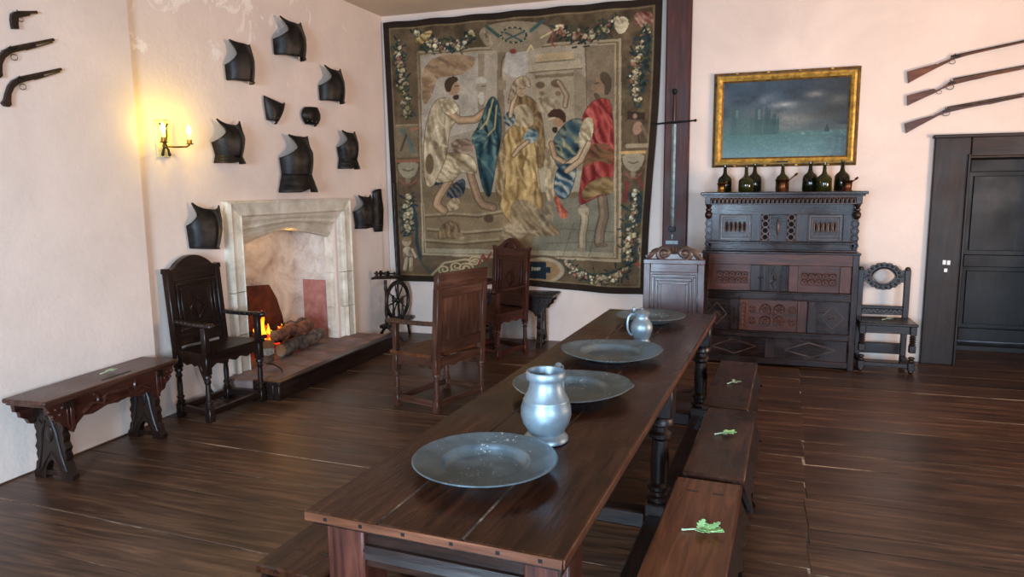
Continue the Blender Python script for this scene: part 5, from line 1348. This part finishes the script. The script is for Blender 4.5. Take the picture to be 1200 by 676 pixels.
    c.garland([(652, 32), (668, 42), (690, 42), (710, 32), (724, 20)], 14, rg, FL, 100)
    c.cloth([(720, 22), (734, 18), (738, 30), (728, 42), (720, 34)], ((150, 134, 100), (196, 180, 142), (206, 194, 160)), 40, 5); c.cloth([(744, 14), (762, 12), (768, 26), (752, 34), (742, 26)], ((96, 40, 36), (142, 96, 80), (184, 164, 132)), 50, 6)
    c.garland([(758, 34), (752, 60), (744, 88), (746, 120)], 14, rg, FL + ((206, 196, 162), (196, 180, 140)), 140); c.garland([(757, 36), (758, 70), (754, 100)], 6, rg, ((46, 66, 72), (40, 60, 60)), 40)
    c.garland([(466, 50), (468, 74), (474, 110), (477, 138)], 12, rg, FL, 110)
    # trophy with wreath
    c.poly([(560, 36), (574, 28), (602, 24), (632, 26), (648, 34), (640, 52), (626, 58), (604, 62), (578, 60), (566, 50)], (142, 124, 98), 1, 2)
    for k in range(44):
        a = 2 * PI * k / 44; x_, y_ = 602 + 15 * math.cos(a), 41 + 9 * math.sin(a); d = a + 1.9
        c.line([(x_, y_), (x_ + 4.5 * math.cos(d), y_ + 3 * math.sin(d))], 1.7, ((46, 66, 60), (36, 52, 56), (176, 164, 112))[k % 3])
    c.line([(594, 46), (614, 37)], 2, (58, 84, 84)); c.line([(592, 38), (612, 48)], 2, (58, 84, 84)); c.line([(570, 31), (584, 42)], 4, (58, 84, 72)); c.line([(636, 24), (622, 36)], 4, (66, 92, 88)); c.line([(634, 44), (654, 33)], 2, (198, 178, 124)); c.cloth([(560, 36), (572, 34), (580, 56), (566, 52)], ((110, 92, 68), (150, 132, 104), (172, 156, 126)), 60, 5); c.ell(601, 60, 4, 3, (132, 60, 50)); c.line([(648, 36), (646, 50), (650, 54)], 2, (140, 70, 60)); c.line([(618, 60), (622, 53), (625, 58)], 1.8, (196, 176, 120))
    # left border: bird, urn, pyramid of fruit, putto
    c.poly([(463, 146), (489, 145), (489, 184), (465, 185)], (126, 108, 82), .8); c.line([(464, 147), (489, 146)], 1.4, (150, 130, 98)); c.line([(470, 152), (478, 162), (484, 178)], 4, (84, 104, 92)); c.line([(476, 158), (470, 176)], 2.4, (84, 70, 52)); c.line([(482, 152), (489, 150)], 2.6, (160, 96, 72))
    def urn(x_, y_, k, top):
        c.poly([(x_ - 13 * k, y_), (x_ + 13 * k, y_ - k), (x_ + 11 * k, y_ + 12 * k), (x_ + 4 * k, y_ + 20 * k), (x_ - 4 * k, y_ + 20 * k), (x_ - 11 * k, y_ + 12 * k)], (146, 134, 108), 1, 1); c.line([(x_ - 13 * k, y_ - 1), (x_ + 13 * k, y_ - 2)], 3.4, top); c.line([(x_ - 6, y_ + 9 * k), (x_, y_ + 11 * k), (x_ + 6, y_ + 9 * k)], 1.2, (84, 72, 54)); c.ell(x_, y_ + 23 * k, 3, 4, (128, 114, 88)); c.line([(x_ - 9, y_ + 22 * k), (x_ - 4, y_ + 27 * k), (x_ + 4, y_ + 27 * k), (x_ + 9, y_ + 22 * k)], 1.8, (140, 84, 66))
    urn(478, 190, .95, (150, 92, 70)); urn(742, 180, 1.05, (186, 146, 86))
    c.garland([(480, 230), (479, 248), (478, 262), (478, 274)], 10, rg, ((188, 176, 138), (170, 156, 120), (186, 160, 118)), 80, ((40, 54, 52), (52, 70, 70)))
    c.line([(484, 240), (488, 262), (488, 285), (494, 310), (506, 322)], 3.4, (44, 64, 70))
    def putto(x_, y_):
        c.ell(x_, y_, 5, 5.5, (164, 142, 112)); c.ell(x_, y_ - 3, 5, 3, (128, 104, 74)); c.cloth([(x_ - 5, y_ + 6), (x_ + 7, y_ + 6), (x_ + 8, y_ + 20), (x_ - 3, y_ + 22)], ((130, 110, 82), (164, 142, 112), (184, 164, 134)), 70, 6); c.limb([(x_, y_ + 20), (x_ - 2, y_ + 32)], 4.5, (156, 136, 108)); c.limb([(x_ + 5, y_ + 20), (x_ + 5, y_ + 33)], 4.5, (150, 130, 102)); c.limb([(x_ + 6, y_ + 9), (x_ + 10, y_ + 18)], 3.2, (160, 138, 110))
    putto(477, 283); putto(752, 280); c.line([(744, 308), (752, 312), (760, 308)], 4, (150, 72, 54)); c.line([(756, 296), (764, 300)], 4, (140, 84, 70))
    # right border: bird on a ledge, garland
    c.poly([(735, 130), (756, 132), (756, 140), (735, 140)], (62, 48, 38)); c.ell(747, 150, 5.5, 8, (160, 120, 98), 1, 20); c.ell(744, 136, 2.6, 3, (140, 110, 88)); c.line([(752, 148), (762, 166)], 4, (118, 98, 78)); c.line([(748, 158), (749, 168)], 1.2, (60, 46, 36)); c.line([(735, 171), (768, 170)], 5, (150, 132, 104))
    c.line([(735, 214), (732, 235)], 5, (120, 56, 48)); c.line([(748, 208), (754, 220)], 4, (120, 56, 48)); c.garland([(746, 224), (742, 250), (737, 280), (737, 310)], 13, rg, ((204, 194, 158), (196, 182, 140), (180, 162, 120), (158, 104, 82)), 150); c.garland([(748, 228), (754, 258)], 5, rg, ((44, 58, 66),), 30)
    # bottom border
    c.poly([(498, 299), (728, 308), (750, 334), (470, 322)], (112, 90, 66), .5)
    c.garland([(662, 308), (676, 322), (700, 328), (722, 324), (738, 312)], 13, rg, FL, 130)
    for s_, a, b in ((1, 520, 316), (-1, 545, 314), (1, 535, 312), (-1, 556, 306)): 
        P = [(a + (9 - 7 * i / 20) * math.cos(s_ * i * .5), b + (6 - 4.6 * i / 20) * math.sin(s_ * i * .5)) for i in range(21)]; c.line(P, 1.8, (178, 156, 112)); 
    c.line([(505, 322), (520, 308), (545, 304), (562, 308)], 2.2, (170, 150, 110)); c.line([(560, 310), (566, 298), (570, 306), (576, 296)], 2, (142, 52, 44))
    c.ell(634, 317, 30, 18, (92, 76, 56)); c.ell(634, 317, 27, 15.5, (160, 142, 112)); c.ell(634, 317, 22, 12, (146, 112, 74)); c.poly([(604, 306), (640, 307), (640, 313), (645, 313), (645, 320), (640, 320), (640, 327), (604, 326)], (30, 44, 56))
    def txt(s_, x_, y_, w_, h_):
        G = {'T': ((0, 0, 1, 0), (.5, 0, .5, 1)), 'E': ((0, 0, 0, 1), (0, 0, 1, 0), (0, .5, .8, .5), (0, 1, 1, 1)), 'N': ((0, 1, 0, 0), (0, 0, 1, 1), (1, 1, 1, 0))}
        for ch in s_:
            big = ch == 'I'
            for q in (((.5, -.35, .5, 1.25),) if big else G.get(ch, ())): c.line([(x_ + q[0] * w_, y_ + q[1] * h_), (x_ + q[2] * w_, y_ + q[3] * h_)], .8 if not big else 1.1, (196, 190, 160))
            x_ += w_ * 1.35
    txt('ITENET', 622.5, 314, 1.35, 2.4)
    # dark woven selvedge all round
    m = np.minimum(np.minimum(u, 1 - u) * 2.9, np.minimum(v, 1 - v) * 2.8)
    c.blend(np.clip((.085 - m) / .006, 0, 1), (150, 126, 88), .55); c.blend(np.clip((.070 - m) / .006, 0, 1), (50, 38, 30))
    # yarn mottling
    c.C *= (1 + .30 * (c.n[..., None] - .5)); 
    c.C *= 1 + .10 * (rg.random(u.shape) - .5)[..., None]
    g = c.C.mean(-1, keepdims=True) * np.array([1.06, 1.0, .90]); c.C = g + (c.C - g) * .80
    return np.clip(c.C * 1.02 - 6, 0, 255)
M_tap = vcol_mat('woven wool tapestry', .95, .15)
o = painted_mesh('tapestry', M_tap, tap_fn, 420, 400, draw_tapestry, None, .006)
tag(o, 'huge woven figure tapestry with flower garland border hanging on the back wall', 'tapestry')

# framed landscape
pic = thing('framed_painting', 'gilt framed seascape with misty castle ruins above the cupboard', 'painting', (.312, YB, 2.219))
hx, hz2 = .627, .434
def frame_ring(m, x0, z0, x1, z1, ya, yb_):
    """bevelled rectangular moulding from half-size (x0,z0) to (x1,z1)"""
    A = [(-x0, -z0), (x0, -z0), (x0, z0), (-x0, z0)]; B = [(-x1, -z1), (x1, -z1), (x1, z1), (-x1, z1)]
    vs = [(p[0], ya, p[1]) for p in A] + [(p[0], yb_, p[1]) for p in B] + [(p[0], -.002, p[1]) for p in A] + [(p[0], -.002, p[1]) for p in B]
    fs = []
    for i in range(4):
        j = (i + 1) % 4; fs += [(i, j, 4 + j, 4 + i), (i, j, 8 + j, 8 + i), (4 + i, 4 + j, 12 + j, 12 + i), (8 + i, 8 + j, 12 + j, 12 + i)]
    m.add(vs, fs)
m = MB(); frame_ring(m, hx, hz2, hx - .022, hz2 - .022, -.03, -.05); frame_ring(m, hx - .022, hz2 - .022, hx - .032, hz2 - .032, -.038, -.038)
fr = m.build('frame', M_golddk, pic, ang=20)
m = MB(); frame_ring(m, hx - .032, hz2 - .032, hx - .05, hz2 - .05, -.046, -.055); frame_ring(m, hx - .05, hz2 - .05, hx - .075, hz2 - .075, -.055, -.034); m.build('gilt_moulding', M_gold, fr, ang=20)
m = MB(); frame_ring(m, hx - .075, hz2 - .075, hx - .09, hz2 - .09, -.028, -.018); m.build('inner_slip', M_golddk, fr, ang=20)
m = MB()
for k in range(4):
    for z in (-hz2 + .012, hz2 - .012): m.ell((-.42 + .27 * k, -.047, z), (.014, .008, .008), 8, 5)
m.build('ornament', M_gold, fr)
m = MB(); m.bb(-.05, .05, -.058, -.05, -hz2 + .036, -hz2 + .05, .002); m.build('name_plate', M_irondk, fr)
PW, PH = hx - .088, hz2 - .088
def draw_paint(u, v, x, y, z):
    rg = np.random.default_rng(5); sh = u.shape
    n1 = fbm(sh, 5, rg, 6); n2 = fbm(sh, 3, rg, 5); n3 = fbm(sh, 40, rg, 3); n4 = fbm(sh, 8, rg, 4)
    C = np.zeros(sh + (3,)); w = 1 - v
    def bl(m, c):
        nonlocal C
        m = np.clip(m, 0, 1)[..., None]; C = C * (1 - m) + np.array(c, float) * m
    C[:] = (70, 88, 104)  # bluish cast of reflections is mixed into the paint colours here and below
    bl(np.clip((w - .15) * 2.0, 0, 1), (104, 122, 124)); bl(np.clip((u - .45) * 1.5, 0, 1) * (.5 + n1) * np.clip(1.25 - w * 1.1, 0, 1), (58, 60, 60))
    bl(np.clip((n1 - .5) * 3, 0, 1) * .5, (116, 124, 126)); bl(np.clip((.47 - n1) * 3.4, 0, 1) * (w < .6) * .8, (48, 56, 66))
    def cl(cx, cy, rx, ry, c, a): bl(np.exp(-(((u - cx) / rx) ** 2 + ((w - cy) / ry) ** 2) * (1.2)) * np.clip(.2 + 2.2 * (n4 - .3), 0, 1) * a, c)
    cl(.50, .32, .11, .045, (206, 206, 200), 1.0); cl(.35, .25, .07, .06, (180, 190, 196), .8); cl(.75, .2, .09, .05, (160, 154, 146), .8); cl(.94, .27, .08, .07, (146, 140, 132), .7); cl(.55, .5, .25, .16, (158, 158, 148), .8); cl(.82, .42, .2, .1, (70, 66, 60), .7)
    bl(np.clip((w - .64) / .05, 0, 1), (92, 130, 128)); bl(np.clip((w - .72) / .3, 0, 1), (122, 162, 172)); bl(np.clip((u - .75) * 4, 0, 1) * np.clip((w - .66) / .08, 0, 1) * .75, (72, 94, 104))
    bl(np.clip((n3 - .5) * 4, 0, 1) * (w > .66) * .25, (150, 184, 188))
    # misty ruins
    def blk(x0, x1, top, c, a):
        e = .012 * (n3 - .5) * 4 + .02 * (np.sin(u * 260) > 0)
        bl(((u > x0) & (u < x1) & (w > top + e) & (w < .70)).astype(float) * a, c)
    blk(.06, .16, .37, (84, 110, 110), .75); blk(.075, .115, .28, (76, 100, 102), .7); blk(.12, .24, .44, (88, 116, 114), .55); blk(.23, .46, .47, (76, 104, 104), .75); blk(.265, .325, .335, (74, 98, 100), .85); blk(.355, .395, .38, (66, 90, 94), .8); blk(.345, .37, .33, (66, 90, 94), .7); blk(.41, .44, .42, (64, 88, 90), .8); blk(.39, .465, .5, (60, 84, 86), .7)
    bl(((np.abs(u - .30) < .012) & (w > .36) & (w < .5)) * .5, (140, 158, 152)); bl(((np.abs(u - .115) < .008) & (w > .36) & (w < .46)) * .5, (140, 158, 152))
    bl(np.exp(-((w - .66) / .10) ** 2) * (u < .48) * (.25 + .6 * n2), (96, 134, 130)); bl(((np.abs(u - .845) < .010 + (w - .62) * .2) & (w > .585) & (w < .68)) * .7, (48, 66, 72)); bl(((np.abs(u - .66) < .015) & (np.abs(w - .70) < .012)) * .6, (176, 192, 188))
    return np.clip(C * .86 - 4, 0, 255)
painted_mesh('canvas', vcol_mat('oil paint', .62), lambda u, v: ((u * 2 - 1) * PW, np.full_like(u, -.016), (v * 2 - 1) * PH), 220, 150, draw_paint, pic)

# ------------------------------------------------------------------ sword and its card on the post
def sword():
    t = thing('longsword', 'long two-handed sword hanging point down on the timber post', 'sword', (-.670, 7.055, 0))
    m = MB(); vs = []; fs = []; Z = [2.20, 1.9, 1.6, 1.33, 1.20, 1.165]; Wd = [.020, .019, .018, .017, .015, .003]
    for z, w in zip(Z, Wd): vs += [(-w, 0, z), (0, -.006, z), (w, 0, z), (0, .006, z)]
    for i in range(len(Z) - 1):
        for k in range(4): fs.append((i * 4 + k, i * 4 + (k + 1) % 4, i * 4 + 4 + (k + 1) % 4, i * 4 + 4 + k))
    fs += [(0, 1, 2, 3), tuple(range(20, 24))]
    m.add(vs, fs); m.build('blade', simple('grey steel blade', (118, 128, 124), .38, .8, .15, 20), t, ang=20)
    m = MB(); m.tube([(-.19, 0, 2.205), (-.12, 0, 2.212), (0, 0, 2.218), (.12, 0, 2.222), (.19, 0, 2.228)], [.008, .008, .011, .008, .008], 8); m.ell((-.195, 0, 2.205), (.014, .012, .014)); m.ell((.195, 0, 2.228), (.014, .012, .014)); m.build('crossguard', M_irondk, t)
    m = MB(); n = 24; m.lathe([(.011 + .0022 * (i % 2) + .004 * math.sin(PI * i / n), 2.225 + .25 * i / n) for i in range(n + 1)], (0, 0, 0), 12); m.build('grip', wood('red', 'z'), t)
    m = MB(); m.lathe([(.010, 2.475), (.020, 2.49), (.024, 2.505), (.018, 2.525), (.0, 2.532)], (0, 0, 0), 12); m.build('pommel', M_irondk, t)
    m = MB(); m.bb(-.032, .032, -.012, .012, 1.175, 1.225, .004); m.build('bracket', M_irondk, t)
sword()
t = thing('label_card', 'small pale blue caption strip with an emblem on the post below the sword', 'label', (-.668, 7.068, 1.07))
MB().bb(-.062, .058, -.004, 0, -.018, .018, .001).build('card', M_blue_label, t)
m = MB()
for z, segs in ((.007, ((-.056, -.03), (-.026, .006), (.012, .03), (.035, .052))), (-.008, ((-.056, -.022), (-.016, .012), (.018, .05)))):
    for a, b in segs:
        x_ = a
        while x_ < b - .004: m.bb(x_, x_ + .003, -.0052, -.0035, z - .005, z + (.005 if int(x_ * 1000) % 2 else .003), .0003); m.bb(x_, x_ + .006, -.0052, -.0035, z - .005, z - .0035, .0003); x_ += .0085
m.build('lettering', M_white, t)
m = MB(); m.prism([(-.016, .035), (0, .026), (.016, .035), (.020, .062), (.016, .085), (-.016, .085), (-.020, .062)], -.004, 0, 'xz'); m.build('emblem_card', M_dark_label, t)
m = MB(); m.bb(-.003, .003, -.006, -.003, .036, .078, .001); m.bb(-.009, .009, -.006, -.003, .064, .070, .001); m.build('emblem', M_cream_tag, t)

# ------------------------------------------------------------------ guns
GUN_B = simple('browned gun barrel', (74, 58, 46), .4, .7, .2, 30)
def gun(name, label, S_, loc, wk, stock, barrel, bend, lock, rings, rot, pins=(), thick=.022, br=(.011, .008)):
    """profile given in metres in the local XZ plane"""
    t = thing(name, label, 'rifle' if 'rifle' in name else 'pistol', loc, 0, None, rot)
    m = MB()
    # stock: bevelled slab
    cx = sum(p[0] for p in stock) / len(stock); cz = sum(p[1] for p in stock) / len(stock)
    h = thick; m.prism(stock, -h * .75, -h * .1, 'xz'); m.build('stock', wood(wk, 'x'), t)
    m = MB(); a, b = Vector((barrel[0][0], -h * .45, barrel[0][1])), Vector((barrel[1][0], -h * .45, barrel[1][1]))
    m.tube([a + (b - a) * i / 5 for i in range(6)], [br[0] + (br[1] - br[0]) * i / 5 for i in range(6)], 10); m.ring((b.x, b.y, b.z), .001, br[1] * 1.1, 'xz', 6, 5)
    m.build('barrel', GUN_B, t)
    m = MB(); lx, lz = lock
    m.box((lx, -h * .85, lz), (bend * 2.2, .006, bend * .7), .002, Matrix.Rotation(-.18, 3, 'Y'))
    m.build('lock_plate', M_iron2, t)
    m = MB(); m.tube([(lx - bend * .1, -h * .9, lz), (lx - bend * .35, -h * .9, lz + bend * .5), (lx - bend * .7, -h * .9, lz + bend * .85), (lx - bend * .45, -h * .9, lz + bend * 1.05)], [bend * .16, bend * .15, bend * .13, bend * .1], 7)
    m.build('hammer', M_iron2, t)
    m = MB()
    for gx, gz, gr in rings: m.ring((gx, -h * .45, gz), gr * 1.25, gr * .16, 'xz', 16, 6, ry=gr)
    m.build('trigger_guard', M_rim, t)
    if pins:
        m = MB(); m.tube([(p[0], -h * .45, p[1]) for p in pins], .004, 8); m.build('ramrod', M_rim, t)
    return t
k5 = .00123
def rp(P, ox, oy): return [((x - ox) * k5, -(y - oy) * k5) for x, y in P]
def wall_back_pt(cx_, cy_): 
    """a point of the back wall seen at the given photo position"""
    d = RC @ np.array([cx_ - 600, cy_ - 338, F_PX]); s = YB / d[1]; return (d[0] * s, YB, EYE + d[2] * s)
def rifle(label, wk, off, P, bar, lock, rings, pins=()):
    o = (1050 + off[0] / 5.2, 40 + off[1] / 5.2)
    gun('rifle', label, 1, wall_back_pt(*o), wk, rp(P, *off), rp(bar, *off), .026, rp([lock], *off)[0], [(*rp([r[:2]], *off)[0], r[2]) for r in rings], (0, 0, 0), rp(pins, *off) if pins else (), .045, (.013, .009))
rifle('topmost of the three long guns, reddish stock, above the doorway', 'warm', (65, 265), [(65, 226), (150, 205), (240, 185), (246, 190), (262, 180), (320, 157), (335, 143), (390, 132), (560, 104), (760, 69), (760, 77), (560, 113), (430, 138), (380, 152), (350, 160), (330, 170), (300, 186), (255, 208), (160, 258), (75, 306)], [(330, 143), (1160, -2)], (362, 146), [(340, 176, .018)])
rifle('middle long gun of three above the doorway, brown stock with two ring guards', 'warm', (65, 405), [(65, 371), (150, 350), (225, 333), (242, 345), (280, 325), (325, 290), (360, 281), (450, 268), (740, 222), (740, 230), (540, 268), (520, 277), (460, 287), (365, 308), (330, 318), (280, 338), (238, 362), (150, 403), (70, 442)], [(345, 278), (1160, 152)], (335, 300), [(262, 358, .016), (328, 326, .022)], [(470, 284), (560, 264), (900, 206)])
rifle('lowest long gun of three above the doorway, dark stock', 'mid', (48, 575), [(48, 541), (130, 515), (205, 496), (222, 494), (300, 453), (330, 448), (420, 438), (750, 384), (750, 391), (560, 430), (480, 442), (400, 457), (330, 472), (295, 482), (255, 497), (200, 528), (130, 568), (62, 609)], [(310, 446), (1160, 310)], (305, 462), [(305, 480, .022)], [(560, 430), (640, 412), (900, 366)])

def pistol(label, Y, Z, tilt, s, style):
    loc = (XL, Y, Z)
    if style == 'pocket':
        P = [(-.075, -.072), (-.040, -.075), (-.032, -.045), (-.022, -.018), (.012, -.014), (.055, -.008), (.06, .012), (.0, .018), (-.03, .016), (-.052, .004), (-.066, -.025)]
        bar = [(0, .008), (.105, .008)]; rings = [(-.004, -.026, .012)]; lock = (-.012, .008); bend = .016; pins = ()
    else:
        P = [(-.222, -.105), (-.212, -.128), (-.188, -.138), (-.166, -.128), (-.160, -.106), (-.140, -.066), (-.105, -.034), (-.06, -.016), (-.01, -.012), (.05, -.010), (.13, -.004), (.13, .008), (.02, .016), (-.05, .020), (-.095, .010), (-.135, -.016), (-.170, -.056), (-.196, -.090)]
        bar = [(-.05, .012), (.275, .018)]; rings = [(-.04, -.040, .018)]; lock = (-.035, .004); bend = .024; pins = [(.06, -.012), (.15, -.006), (.265, .004)]
    P = [(a * s, b * s) for a, b in P]
    return gun('pistol', label, s, loc, 'dark', P, [(a * s, b * s) for a, b in bar], bend * s, (lock[0] * s, lock[1] * s), [(a * s, b * s, r * s) for a, b, r in rings], (0, -tilt, PI / 2), [(a * s, b * s) for a, b in pins] if pins else (), .03, (.0105, .0085))
pistol('small pocket pistol, topmost of three on the near left wall', 3.06, 2.590, .25, 1.0, 'pocket')
pistol('middle long-barrelled pistol of three on the near left wall', 3.023, 2.396, .33, .89, 'long')
pistol('lowest long-barrelled pistol of three on the near left wall', 3.056, 2.240, .31, .87, 'long')

# ------------------------------------------------------------------ armour
def breastplate(label, s_, z_, W, H, Dp, arm=.5, armcut=.55, neck=.16, top=.62, waist=.9, skirt=None, lining=False, tilt=0.0, turn=0.0, mat=None):
    """local x across, -y outwards, z up from the lower edge"""
    p = hw(s_, 0, z_)
    t = thing('breastplate', label, 'breastplate', (p.x, p.y, p.z), 0, None, (0, tilt, RZH + turn))
    mat = mat or M_iron
    nu, nv = 32, 30
    th1 = math.asin(min(.98, top))
    def halfw(v):
        b = waist + (1 - waist) * min(1, v / .45); return W / 2 * (b - .10 * max(0, v - .6))
    def thm(v):
        e = PI / 2 * .98
        if v < arm: return e
        q = (v - arm) / (1 - arm); tt = th1 * .98
        return e + (tt - e) * min(1, q * 2.2) ** .6 - armcut * .55 * math.sin(PI * min(1, q * 1.02)) ** .8
    def surf(u, v, off=0.0):
        th = (u * 2 - 1) * thm(v); c = math.cos(th); sn = math.sin(th)
        bulge = (.80 + .42 * math.sin(PI * min(1, .15 + v * .8)) - .20 * v)
        nz = H * v - neck * H * max(0, 1 - (th / th1) ** 2) * v ** 5
        return (halfw(v) * sn * (1 + off), -(.012 + Dp * bulge * (c ** .85) * (1 + off) + .018 * math.exp(-(th * 3.5) ** 2) * bulge), nz)
    m = MB(); m.grid(lambda u, v: surf(u, v), nu, nv)
    o = m.build('shell', mat, t, ang=60)
    sm = o.modifiers.new('plate', 'SOLIDIFY'); sm.thickness = .006; sm.offset = 0
    # rolled rims round neck and arm openings
    m = MB()
    m.tube([surf(i / 20, 1.0) for i in range(21)], .007, 6)
    for sd in (0, 1):
        va = [arm * .98 + (1 - arm * .98) * i / 16 for i in range(17)]; m.tube([surf(sd, v) for v in va], .006, 6)
    m.build('rolled_rim', mat, t, ang=60)
    m = MB(); m.bb(-.02, .02, -.03, 0, H * .45, H * .52, .003); m.build('wall_hook', M_irondk, t)
    if skirt:
        hs, fl = skirt
        m = MB()
        def sk(u, v):
            th = (u * 2 - 1) * PI / 2 * .98; k = 1 + fl * v; wv = 1 + .01 * math.sin(v * 18)
            arch = .18 * hs * (1 - (2 * u - 1) ** 2) * 0
            return (W / 2 * waist * math.sin(th) * k * wv, -(.012 + Dp * .98 * math.cos(th) ** .85 * k * wv), .012 - hs * v + (hs * .22 * max(0, 1 - abs(2 * u - 1) * 3) if v > .8 else 0))
        m.grid(sk, 28, 10); q = m.build('skirt', mat, t, ang=60); sm = q.modifiers.new('plate', 'SOLIDIFY'); sm.thickness = .006; sm.offset = 0
    else:
        m = MB(); m.tube([Vector(surf(i / 20, 0.0)) + Vector((0, -.006, 0)) for i in range(21)], .008, 6); m.build('lower_flange', mat, t, ang=60)
    if lining:
        m = MB(); m.grid(lambda u, v: surf(u * .96 + .02, v * arm * .9, -.06), 20, 6); m.build('lining', M_leather, t)
    return t
# s = distance along the fireside wall, z = lower edge
Sx = lambda Y: Y - 3.83
breastplate('breastplate with wide arm cut, upper left of the group', Sx(4.855), 2.47, .28, .30, .11, .36, .62, .06, .86, .92, None, True)
breastplate('large breastplate hanging highest on the fireside wall', Sx(5.49), 2.76, .37, .315, .135, .38, .60, .12, .80, .95)
breastplate('breastplate nearest the tapestry at upper right of the group', Sx(6.10), 2.45, .34, .32, .12, .40, .62, .12, .80, .95)
breastplate('breastplate with flared waist and deep neck just right of the lamp', Sx(4.67), 1.875, .31, .28, .12, .36, .66, .16, .84, .74, (.065, .22))
breastplate('tall breastplate with broad skirt directly above the fireplace', Sx(5.50), 1.745, .39, .345, .14, .42, .60, .05, .72, .88, (.165, .34))
breastplate('slim breastplate with waist skirt, right of the one above the fireplace', Sx(6.33), 1.91, .30, .28, .11, .40, .50, .10, .78, .78, (.105, .26))
breastplate('bluish breastplate above the armchair, left of the fireplace', Sx(4.355), 1.185, .31, .33, .11, .48, .50, .14, .92, .80, None, False, .10)
breastplate('breastplate right of the fireplace beside a narrow plate', Sx(6.58), 1.245, .30, .31, .11, .46, .50, .08, .80, .8, (.045, .10))
# small plates: gorget pieces and an arm plate
def small_plate(name, label, s_, z_, W, H, Dp, style, tilt):
    p = hw(s_, 0, z_); t = thing(name, label, 'armour plate', (p.x, p.y, p.z), 0, None, (0, tilt, RZH))
    m = MB()
    def f(u, v):
        x = (u * 2 - 1); 
        if style == 'gorget':
            w = W / 2 * (1 - .62 * (1 - v) ** 1.4); zt_ = H * (v - .16 * (1 - x * x) * v ** 3 + .12 * x * v)
        elif style == 'cap':
            w = W / 2 * (.30 + .70 * math.sin(PI * (.06 + .80 * v)) ** .7); zt_ = H * (v + .10 * x * v)
        else:
            w = W / 2 * (.8 + .28 * math.sin(PI * min(1, v * 1.02)) + .06 * math.sin(v * 14)); zt_ = H * v + .03 * (1 - x * x) * (v > .9)
        return (w * math.sin(x * 1.45), -(.012 + Dp * math.cos(x * 1.45) * (.65 + .5 * math.sin(PI * (.15 + .7 * v)))), zt_)
    m.grid(f, 20, 18); o = m.build('shell', M_iron, t, ang=60); q = o.modifiers.new('plate', 'SOLIDIFY'); q.thickness = .006; q.offset = 0
    m = MB(); m.tube([f(i / 16, 1.0) for i in range(17)], .006, 6); m.tube([f(i / 16, 0.0) for i in range(17)], .006, 6); m.build('rolled_rim', M_iron, t, ang=60)
    m = MB()
    for k in range(5): m.ell(Vector(f(.15 + .175 * k, .16)) + Vector((0, -.004, 0)), (.006, .006, .006), 8, 5)
    m.build('rivet', M_rim, t)
small_plate('gorget_plate', 'small pointed neck plate, left of the two in the middle of the group', Sx(5.22), 2.19, .26, .20, .07, 'gorget', .30)
small_plate('shoulder_plate', 'small rounded shoulder plate, right of the two in the middle of the group', Sx(5.76), 2.205, .25, .155, .075, 'cap', .1)
small_plate('arm_plate', 'narrow upright arm plate at the far right, next to the tapestry edge', Sx(6.885), 1.165, .17, .42, .06, 'arm', 0)

# ------------------------------------------------------------------ wall lamp
def sconce():
    p = hw(.235, 0, 1.978)
    t = thing('wall_sconce', 'lit two-candle wall lamp with pale back plate left of the armour', 'wall lamp', (p.x, p.y, p.z), RZH)
    m = MB(); m.bb(-.058, .058, -.018, 0, -.132, .132, .004); m.build('back_plate', simple('ivory painted plate', (236, 216, 170), .5), t)
    m = MB()
    for s in (-1, 1):
        m.tube([(0, -.03, -.06), (s * .018, -.034, .02), (s * .022, -.03, .08), (s * .034, -.03, .105)], [.006, .006, .005, .006], 7)
        m.tube([(0, -.03, -.05), (s * .02, -.036, -.075), (s * .028, -.034, -.105)], [.007, .008, .009], 7); m.ell((s * .03, -.034, -.11), (.011, .011, .014), 8, 5)
    m.ell((0, -.03, -.05), (.018, .016, .02), 10, 6); m.build('ornament', M_irondk, t)
    for s in (-1, 1):
        m = MB(); m.tube([(0, -.03, -.055), (s * .05, -.08, -.058), (s * .10, -.125, -.055), (s * .115, -.14, -.04)], .006, 8); m.lathe([(.0, -.040), (.024, -.038), (.026, -.033), (.017, -.03), (.0165, -.004), (.013, -.004)], (s * .115, -.14, 0), 14); m.build('arm', M_brass, t)
        m = MB(); m.lathe([(.013, -.006), (.013, .03), (.006, .031)], (s * .115, -.14, 0), 14); m.build('candle_tube', simple('ivory candle tube', (240, 224, 190), .5), t)
        m = MB(); m.lathe([(.006, .031), (.012, .042), (.016, .056), (.014, .072), (.007, .088), (.001, .10)], (s * .115, -.14, 0), 14); m.build('bulb', M_bulb, t)
        point('candle_light', (s * .115, -.185, .065), 2.2, (1.0, .70, .05), .02, t)
sconce()
